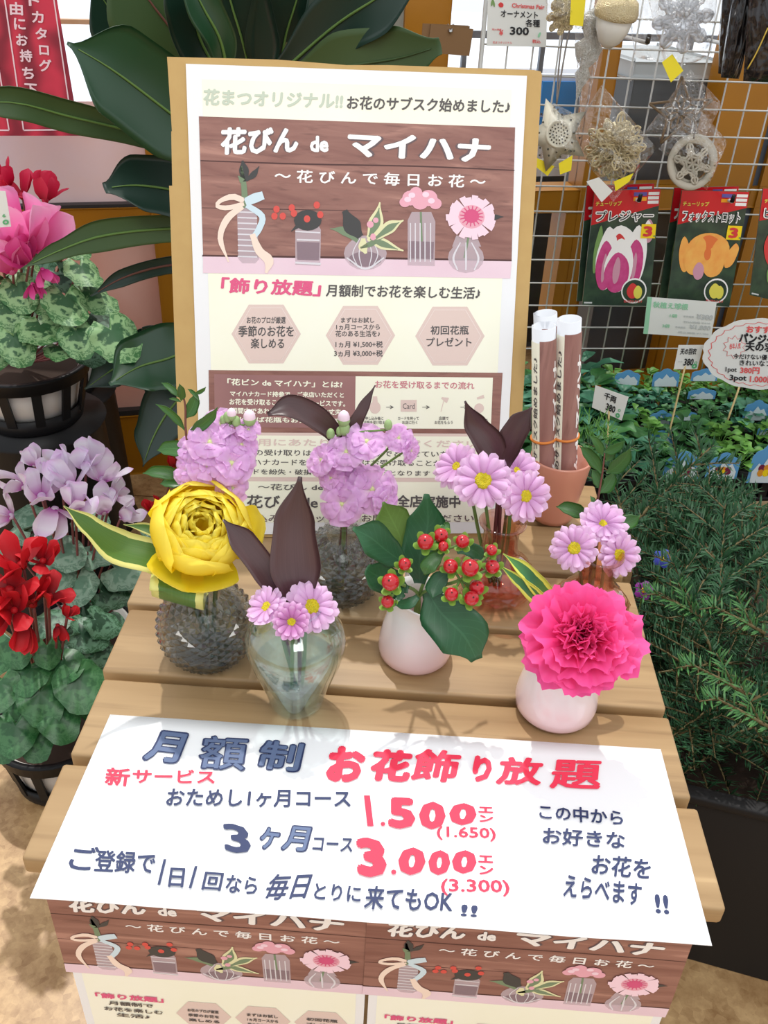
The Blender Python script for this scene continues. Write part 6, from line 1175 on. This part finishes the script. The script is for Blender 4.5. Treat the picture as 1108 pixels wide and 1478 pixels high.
# wooden disc with snowflake
t = orn('round pale wooden disc ornament with a cut out snowflake in a clear bag', 998, 237, 1.62); o_ = ony(998, 236, 1.62); k_ = mpp(o_)
ax = (.12, -1, .35); F = frame(o_, ax)
part('disc_ring', xf(lathe([(27 * k_, -.002), (36 * k_, -.002), (36.5 * k_, .0), (36 * k_, .0025), (27 * k_, .0025), (27 * k_, -.002)], 40), F), WOODO, t)
part('second_disc', xf(lathe([(27 * k_, -.010), (36 * k_, -.010), (36 * k_, -.006), (27 * k_, -.006)], 40), F @ Matrix.Translation((-5 * k_, 4 * k_, 0))), WOODO, t)
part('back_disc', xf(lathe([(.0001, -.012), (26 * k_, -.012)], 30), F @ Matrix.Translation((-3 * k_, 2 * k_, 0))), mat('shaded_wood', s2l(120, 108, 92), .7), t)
flake(o_ - V((0, .003, 0)), ax, 29 * k_, 6, WOODO, t, .0022, 'cut_snowflake', .3); part('cord', tube([ony(1001, 200, 1.62), ony(1003, 170, 1.64), ony(1000, 140, 1.66)], .0011, 6), CORD, t)
bag(t, [(1004, 150), (1050, 205), (1020, 275), (950, 215)], 1.62, .022, 6)
# big crumpled clear bag with a glassy star
t = orn('crumpled clear bag with a transparent star at the top right, yellow tag below it', 985, 60, 1.60); o_ = ony(985, 28, 1.60)
flake(o_, (.1, -1, .2), 44 * mpp(o_), 8, mat('iridescent_clear', s2l(226, 230, 236), .1, 0, .5, .6), t, .003, 'clear_star', .2)
bag(t, [(930, -20), (1036, -20), (1026, 84), (960, 100)], 1.60, .03, 7); bag(t, [(905, -10), (966, -10), (960, 90), (915, 84)], 1.63, .025, 8)
ytag(t, [(955, 90), (970, 78), (986, 102), (968, 119)], 1.585)
# black glossy gift bags
BG = mat('glossy_black_film', (.012, .010, .012), .14, coat=.5, bump=(26, .9, .02)); GS = mat('gold_string', s2l(196, 166, 70), .4, .6)
def pouch(t, quad, Y, bulge, seed):
    P = [ony(x, y, Y) for x, y in quad]; rnd = random.Random(seed); n = 18; vs, fs = [], []; hs = [rnd.uniform(0, 6) for _ in range(4)]
    for sd in (1, -1):
        b0 = len(vs)
        for i in range(n + 1):
            for j in range(n + 1):
                u, v = j / n, i / n; e = (4 * u * (1 - u)) ** .4 * (4 * v * (1 - v)) ** .4
                vs.append(P[0].lerp(P[1], u).lerp(P[3].lerp(P[2], u), v) + GN * (sd * bulge * e + .004 * e * (sin(u * 17 + v * 5 + hs[0]) + sin(u * 31 - v * 9 + hs[1]) * .5)))
        for i in range(n):
            for j in range(n): k = b0 + i * (n + 1) + j; fs.append((k, k + 1, k + n + 2, k + n + 1)[::sd])
    part('pouch', (vs, fs), BG, t)
t = thing('black_gift_bag', 'glossy black plastic bag with a gold string hanging at the top right corner', 'bag', ony(1090, 110, 1.56)); pouch(t, [(1085, -60), (1190, -60), (1160, 122), (1072, 117)], 1.56, .02, 1); part('string', tube([ony(1108, 40, 1.53), ony(1092, 75, 1.53), ony(1078, 100, 1.53)], .0012, 5), GS, t)
t = thing('black_gift_bag', 'narrow glossy black plastic bag left of the one with the gold string', 'bag', ony(1060, 110, 1.60)); pouch(t, [(1066, -60), (1100, -60), (1066, 114), (1040, 112)], 1.60, .015, 2)
t = thing('black_gift_bag', 'folded black plastic bag nearest the crumpled clear bag', 'bag', ony(1045, 100, 1.66)); pouch(t, [(1046, -60), (1080, -60), (1052, 110), (1036, 106)], 1.66, .012, 3)
# ============================================================ SEEDLINGS on the low shelf
SHELFW = mat('shelf_wood', s2l(170, 146, 112), .6)
sh = thing('low_shelf', 'low wooden display shelf under the seedling trays', 'shelf', (.55, 1.62, 0))
SD = R(9); rot = lambda x, y: V((.14 + x * cos(SD) - y * sin(SD), 1.375 + x * sin(SD) + y * cos(SD), 0))
def rbx(x0, x1, y0, y1, z0, z1, bev=.002):
    g = box(x0, x1, y0, y1, z0, z1, bev); return [rot(v.x, v.y) + V((0, 0, v.z)) for v in g[0]], g[1]
part('board', rbx(-.02, 1.0, 0, .385, .155, .172), SHELFW, sh)
for x in (.0, .95): part('leg', rbx(x, x + .025, .02, .045, 0, .155), SHELFW, sh); part('leg', rbx(x, x + .025,   .355, .380, 0, .155), SHELFW, sh)
def tray(x0, x1, y0, y1, label):
    t = thing('seedling_tray', label, 'tray', rot((x0 + x1) / 2, (y0 + y1) / 2) + V((0, 0, .172)))
    z0, z1 = .172, .225
    part('bottom', rbx(x0 + .01, x1 - .01, y0 + .01, y1 - .01, z0, z0 + .003), BLK, t)
    for a in ((x0, x1, y0, y0 + .006), (x0, x1, y1 - .006, y1), (x0, x0 + .006, y0, y1), (x1 - .006, x1, y0, y1)):
        part('rim', rbx(*a, z1 - .012, z1), BLK, t); part('base_rail', rbx(*a, z0, z0 + .008), BLK, t)
    n = int((x1 - x0) / .022)
    for k in range(n): part('slat', rbx(x0 + .022 * k + .002, x0 + .022 * k + .017, y0 + .001, y0 + .004, z0 + .006, z1 - .010, 0), BLK, t, False)
    return t
tray(.0, .30, .0, .38, 'black plastic seedling tray behind the terracotta cup'); tray(.305, .64, .0, .38, 'black slatted plastic tray of pansy seedlings at the right'); tray(.645, .98, .0, .38, 'black plastic tray of pansy seedlings cut by the right edge')
PL = [petal_mat('seedling_leaf', [s2l(44, 96, 50), s2l(72, 134, 68)], .2, .5, 0), petal_mat('seedling_leaf_light', [s2l(84, 138, 56), s2l(112, 168, 72)], .25, .5, 0), petal_mat('seedling_leaf_blue', [s2l(46, 104, 76), s2l(78, 142, 110)], .2, .5, 0)]
def bush(seed, m, n, R_, H_, lw, ll):
    rnd = random.Random(seed); gs = []
    for k in range(n):
        a = rnd.uniform(0, 2 * pi); q = rnd.random() ** .6; r_ = R_ * q; z = H_ * (1 - .55 * q * q) * rnd.uniform(.55, 1.05); d = V((cos(a), sin(a), 0)); l = ll * rnd.uniform(.7, 1.2)
        p0 = d * r_ + V((0, 0, z)); el_ = rnd.uniform(-.2, .5)
        gs.append(ribbon([p0, p0 + d * l * .5 + V((0, 0, l * el_ * .6)), p0 + d * l + V((0, 0, l * el_ * .5))], [lw * .3, lw * rnd.uniform(.8, 1.2), lw * .15], d.cross(V((0, 0, 1))) + V((rnd.uniform(-.4, .4), rnd.uniform(-.4, .4), rnd.uniform(-.3, .3))), nv=3, nl=5, cup=.3))
        if k % 3 == 0: gs.append(tube([V((0, 0, 0)), p0 * .6, p0], .0009, 4, 3))
    g = join(*gs); return mesh(g[0], g[1], m, g[2], True, 'foliage')
BM = [bush(i, PL[i % 3], 46, .036, .062, .017, .02) for i in range(5)]; BL = [bush(20 + i, PL[(0, 2)[i % 2]], 30, .045, .085, .026, .05) for i in range(3)]
pot_me = mesh(*lathe([(.0001, 0), (.024, 0), (.034, .045), (.035, .048), (.032, .046), (.0001, .042)], 18)[:2], BLK, None, True, 'pot')
rnd = random.Random(3); cnt = 0
wh = ['front', 'second', 'middle', 'fourth', 'rear']
for j in range(5):
    for i in range(13):
        x = .038 + i * .0745; y = .04 + j * .074
        P = rot(x, y) + V((0, 0, .176)); left = i < 4
        nth = ('first', 'second', 'third', 'fourth', 'fifth', 'sixth', 'seventh', 'eighth', 'ninth')[i if left else i - 4]
        lb = ('broad leaved green seedling behind the terracotta cup, %s row, %s plant from the left' if left else 'leafy green pansy seedling in the right hand trays, %s row, %s plant from the left') % (wh[j], nth)
        t = thing('seedling', lb, 'seedling', P, ('left tray seedlings, %s row' if left else 'pansy seedlings, %s row') % wh[j])
        o = bpy.data.objects.new('pot', pot_me); COL.objects.link(o); o.parent = t
        o = bpy.data.objects.new('foliage', (BL if left else BM)[rnd.randrange(3 if left else 5)]); COL.objects.link(o); o.parent = t; o.location = (0, 0, .038); o.rotation_euler = (0, 0, rnd.uniform(0, 6.28)); o.scale = [rnd.uniform(.9, 1.2)] * 3; o['kind'] = 'stuff'
# picture labels among the seedlings
SKYB = mat('label_blue', s2l(96, 158, 206), .4); SKYW = mat('label_white', s2l(214, 226, 230), .4); PLUM = mat('label_plum', s2l(120, 40, 70), .4); MARI = mat('label_orange', s2l(224, 150, 50), .4)
def arch(): return [(0, 1), (.0, .34), (.10, .22), (.26, .17), (.38, .04), (.5, .0), (.62, .04), (.74, .17), (.90, .22), (1, .34), (1, 1)]
def plabel(label, cx, cy, w, h, Y, lean=0, flowers=False):
    q = [(cx - w / 2 + lean, cy - h / 2), (cx + w / 2 + lean, cy - h / 2), (cx + w / 2 - lean, cy + h / 2), (cx - w / 2 - lean, cy + h / 2)]
    a = [(u * .86 + .07, v * .86 + .10) for u, v in arch()]
    it = [('q', [(.1, .99), (.08, .72), (.24, .5), (.36, .58), (.5, .3), (.64, .5), (.76, .42), (.93, .72), (.92, .99)], SKYW, .0008)]
    if flowers: it += [('e', .35 + .16 * (k % 3), .62 + .12 * (k // 3), .10, .09, (PLUM, MARI, PLUM, MARI, YEL, PLUM)[k], .001 + .0001 * k) for k in range(6)]
    plane_tag('picture_label', label, 'label', q, Y, SKYB, it, .0006, 'blue picture labels among the seedlings', corner=arch())
ys = lambda py: 1.40 + (690 - py) / 190 * .40
for k, (cx, cy, w, h, ln, fl_, lb) in enumerate(((905, 545, 36, 22, 2, 0, 'blue topped picture label at the back left of the pansy seedlings'), (961, 545, 38, 26, 2, 0, 'blue topped picture label under the tall stick label'), (1017, 541, 38, 18, 2, 0, 'blue topped picture label left of the scalloped sign'), (1013, 568, 40, 16, 2, 0, 'low blue topped picture label in front of the one left of the scalloped sign'), (953, 604, 32, 24, 3, 0, 'blue topped picture label just left of the foot of the tall stick'), (990, 600, 30, 14, 3, 0, 'half buried blue picture label right of the tall stick'), (1092, 592, 36, 30, 4, 0, 'blue topped picture label below the scalloped sign'), (952, 634, 40, 26, 4, 0, 'blue topped picture label in front of the foot of the tall stick'), (985, 672, 52, 42, 5, 1, 'picture label with blue sky partly behind a fir tip'), (1044, 672, 46, 38, 5, 1, 'picture label with plum and orange flowers at the tray front'), (1108, 668, 48, 58, 8, 1, 'picture label with orange flowers at the right edge'), (1108, 622, 30, 16, 2, 0, 'small blue picture label at the right edge'))):
    plabel(lb, cx, cy, w, h, ys(cy) + (.0 if fl_ else .03), ln, fl_)
# ============================================================ PLANTER AND FIR
pl_a = R(-13); pr = lambda x, y: V((.262 + x * cos(pl_a) - y * sin(pl_a), .672 + x * sin(pl_a) + y * cos(pl_a), 0))
def pbx(x0, x1, y0, y1, z0, z1, bev=.003):
    g = box(x0, x1, y0, y1, z0, z1, bev); return [pr(v.x, v.y) + V((0, 0, v.z)) for v in g[0]], g[1]
PLN = mat('matt_black_tub', (.012, .011, .011), .6, spec=.3)
t = thing('black_planter', 'long black rectangular planter box right of the pine table', 'planter', pr(.4, .3))
part('front', pbx(0, .9, 0, .015, 0, .285), PLN, t); part('back', pbx(0, .9, .56, .575, 0, .285), PLN, t); part('side', pbx(0, .015, .015, .56, 0, .285), PLN, t); part('side', pbx(.885, .9, .015, .56, 0, .285), PLN, t)
for a in ((-.006, .906, -.006, .012), (-.006, .906, .563, .581), (-.006, .012, .012, .563), (.888, .906, .012, .563)): part('rim', pbx(*a, .280, .292), PLN, t)
part('soil', pbx(.015, .885, .015, .56, .15, .2, 0), bpy.data.materials['soil'], t, label='dark soil')
FIRD = petal_mat('fir_needle', [s2l(18, 50, 28), s2l(46, 96, 56)], 0, .6, 0); FIRL = petal_mat('fir_needle_young', [s2l(40, 88, 46), s2l(84, 136, 70)], 0, .5, 0); TWG = mat('fir_twig', s2l(104, 90, 56), .7)
def fir_mesh(seed, L, m, twigs=6):
    rnd = random.Random(seed); vs, fs, us = [], [], []; wood = []
    def axis(p0, d, ln, r0):
        d = d.normalized(); side = d.cross(V((0, 0, 1))).normalized(); up = side.cross(d)
        P = [p0, p0 + d * ln * .5 + V((0, 0, ln * .02)), p0 + d * ln + V((0, 0, -ln * .02))]; sp_ = spline(P, 12); wood.append(tube(P, [r0, r0 * .5], 5, 4))
        n = int(ln / .0017)
        for k in range(n):
            t = (k + rnd.random()) / n; q = lerpv(sp_, t); a = rnd.uniform(-.2, 1.5) if rnd.random() < .8 else 2; sd = rnd.choice((-1, 1))
            nd = (side * sd * cos(a * .75) + up * abs(sin(a * .75)) * 1.0 + d * rnd.uniform(.35, .8)).normalized(); l = .0185 * rnd.uniform(.75, 1.1) * (1 - .35 * t ** 4) * (.7 + .3 * min(1, t * 6))
            w = nd.cross(V((rnd.uniform(-.4, .4), rnd.uniform(-.4, .4), 1))).normalized() * .00112; b_ = len(vs); c_ = q + nd * l * .55 + up * l * .05
            vs.extend([q - w * .6, q + w * .6, c_ + w, c_ - w, q + nd * l + up * l * .16]); us.extend([(0, 0), (1, 0), (1, .6), (0, .6), (.5, 1)]); fs.extend([(b_, b_ + 1, b_ + 2, b_ + 3), (b_ + 3, b_ + 2, b_ + 4)])
    def lerpv(S, t): x = t * (len(S) - 1); k = min(int(x), len(S) - 2); return S[k].lerp(S[k + 1], x - k)
    axis(V((0, 0, 0)), V((1, 0, 0)), L, .0024)
    for k in range(twigs):
        t = .22 + .62 * k / max(1, twigs - 1); sd = 1 if k % 2 else -1
        axis(V((L * t, 0, L * .02)), V((1, sd * rnd.uniform(.85, 1.15), rnd.uniform(-.08, .12))), L * (.62 - .42 * t) * rnd.uniform(.85, 1.15), .0014)
    g = join(*wood); return mesh(vs, fs, m, us, False, 'needles'), mesh(g[0], g[1], TWG, g[2], True, 'twig')
FM = [fir_mesh(i, .17, FIRD) for i in range(5)] + [fir_mesh(11, .07, FIRL, 2)]
def fir(label, tip, base, k, group='fir branches in the planter', roll=None, rnd=random):
    d = (V(tip) - V(base)); x = d.normalized(); upv = V((0, 0, 1)) * .9 + (CP - V(base)).normalized() * .7; z = (upv - x * upv.dot(x)).normalized(); y = z.cross(x)
    M = Matrix(((x[0], y[0], z[0]), (x[1], y[1], z[1]), (x[2], y[2], z[2])))
    if roll: M = M @ Matrix.Rotation(roll, 3, 'X')
    t = thing('fir_branch', label, 'branch', base, group, M.to_euler()); s = d.length / (.07 if k == 5 else .17); t.scale = (s, s, s)
    for nm, me in zip(('needles', 'twig'), FM[k]):
        o = bpy.data.objects.new(nm, me); COL.objects.link(o); o.parent = t
        if nm == 'needles': o['kind'] = 'stuff'
def z_at(px, py, Y): return ony(px, py, Y)
big = [((1030, 640, 1.16), (905, 765, 1.02), 'longest fir branch reaching up over the seedling tray'), ((905, 720, 1.15), (960, 830, 1.0), 'fir branch tip left of the longest one, by the mauve daisies'), ((890, 735, 1.12), (985, 800, 1.0), 'low fir branch pointing left at the back of the planter'), ((905, 765, 1.05), (1010, 850, .95), 'fir branch touching the mauve daisies'), ((975, 690, 1.2), (950, 820, 1.04), 'upright fir branch behind the longest one'), ((1045, 735, 1.08), (1125, 830, .95), 'pale tipped fir branch at the right pointing up left'), ((1108, 740, 1.06), (1090, 870, .93), 'fir branch at the right edge pointing up'), ((965, 770, 1.05), (1010, 890, .92), 'fir branch in the middle pointing up left'), ((1010, 770, 1.08), (985, 900, .95), 'fir branch in the middle pointing up right'), ((875, 640, 1.2), (900, 760, 1.05), 'fir branch just behind the glossy twig')]
for tp, bs, lb in big: fir(lb, ony(*tp), ony(*bs), random.randrange(5))
rnd = random.Random(17)
for i in range(100):
    gx, gy = i % 10, i // 10
    px = 895 + gx * 25 + rnd.uniform(-14, 14); py = 800 + gy * 31 + rnd.uniform(-14, 14)
    z = rnd.uniform(.25, .39) - (.06 if py > 1050 else 0)
    o_ = onz(px, py, z); loc = o_
    v = Matrix.Rotation(-pl_a, 3, 'Z') @ (o_ - V((.262, .672, 0)))
    if v.x < .03 or v.y < .03 or v.x > .86 or v.y > .60: continue
    a = rnd.uniform(0, 2 * pi); a = rnd.choice((rnd.uniform(1.8, 4.2), a)); L_ = rnd.uniform(.13, .21)
    if v.x < .1: a = rnd.uniform(1.0, 2.2)
    if v.y < .1 : a = rnd.uniform(2.2, 3.6) if v.x > .25 else rnd.uniform(-.3, 1)
    tip = o_ + V((cos(a) * L_ * .85, sin(a) * L_ * .85, rnd.uniform(-.02, .07)))
    vt = Matrix.Rotation(-pl_a, 3, 'Z') @ (tip - V((.262, .672, 0)))
    if vt.x < .0: tip.x += -vt.x + .01
    if vt.y < .0: tip.y += -vt.y
    zn = ('by the pine table' if px < 975 else ('in the middle of the planter' if px < 1055 else 'at the right edge')); zy = ('back' if py < 900 else ('central' if py < 1010 else 'front'))
    fir('dark green fir branch lying %s, %s rows of the heap' % (zn, zy), tip, o_, rnd.randrange(5), 'filling fir branches %s, %s rows' % (zn, zy))
for i, (px, py, lb) in enumerate(((1058, 992, 'bright green young fir tip in the middle of the planter'), (1095, 1042, 'bright green young fir tip at the right edge'), (1085, 905, 'bright green young fir tip below the white label'), (1000, 885, 'small bright green fir tip near the carnation'))):
    o_ = onz(px, py, .40); fir(lb, o_ + V((-.05, .02, .015)), o_ + V((.012, -.01, 0)), 5, 'young fir tips')
# little flowers and a rosemary-like sprig peeping out
for (px, py, Y, mm, lb) in ((956, 806, .93, mat('pansy_blue', s2l(70, 80, 190), .5), 'tiny blue and yellow pansy between the fir branches'), (929, 852, .88, mat('pansy_purple', s2l(150, 50, 160), .5), 'tiny purple pansy at the left of the fir branches')):
    o_ = ony(px, py, Y); t = thing('pansy', lb, 'flower', o_ - V((0, 0, .1))); F = frame(o_, CP - o_); k_ = mpp(o_)
    for q in range(5): a = q * 2 * pi / 5 + .3; part('petal', xf(ribbon([V((0, 0, 0)), V((7 * k_, 0, .001)), V((14 * k_, 0, 0))], [4 * k_, 15 * k_, 6 * k_], V((0, 1, 0)), nv=4, nl=5, cup=.1), F @ Matrix.Rotation(a, 4, 'Z')), mm, t)
    part('eye', xf(ball((0, 0, .001), 4 * k_, 10, .5), F), YEL, t); part('stem', tube([o_, o_ - V((0, 0, .1))], .001, 5), STEM, t)
CON = mesh(*(lambda g: (g[0], g[1]))(bush(77, PL[1], 1, .01, .01, .01, .01) and join(*[ribbon([V((0, 0, .004 * k)), V((cos(k * 2.4) * .006, sin(k * 2.4) * .006, .004 * k + .006)), V((cos(k * 2.4) * .011, sin(k * 2.4) * .011, .004 * k + .014))], [.0018, .0022, .0004], V((-sin(k * 2.4), cos(k * 2.4), 0)), nv=1, nl=3) for k in range(13)])), PL[1], None, True, 'foliage')
for i in range(11):
    px, py = 838 + (i % 4) * 11 + (i // 4) * 5, 640 + (i // 4) * 12; b_ = ony(px, py, 1.22 + .02 * (i % 3))
    t = thing('conifer_sprig', 'light green needle sprig of the little conifer right of the terracotta cup', 'plant', b_, 'little conifer sprigs'); o = bpy.data.objects.new('foliage', CON); COL.objects.link(o); o.parent = t; o['kind'] = 'stuff'; o.rotation_euler = (random.uniform(-.25, .25), random.uniform(-.25, .25), i)
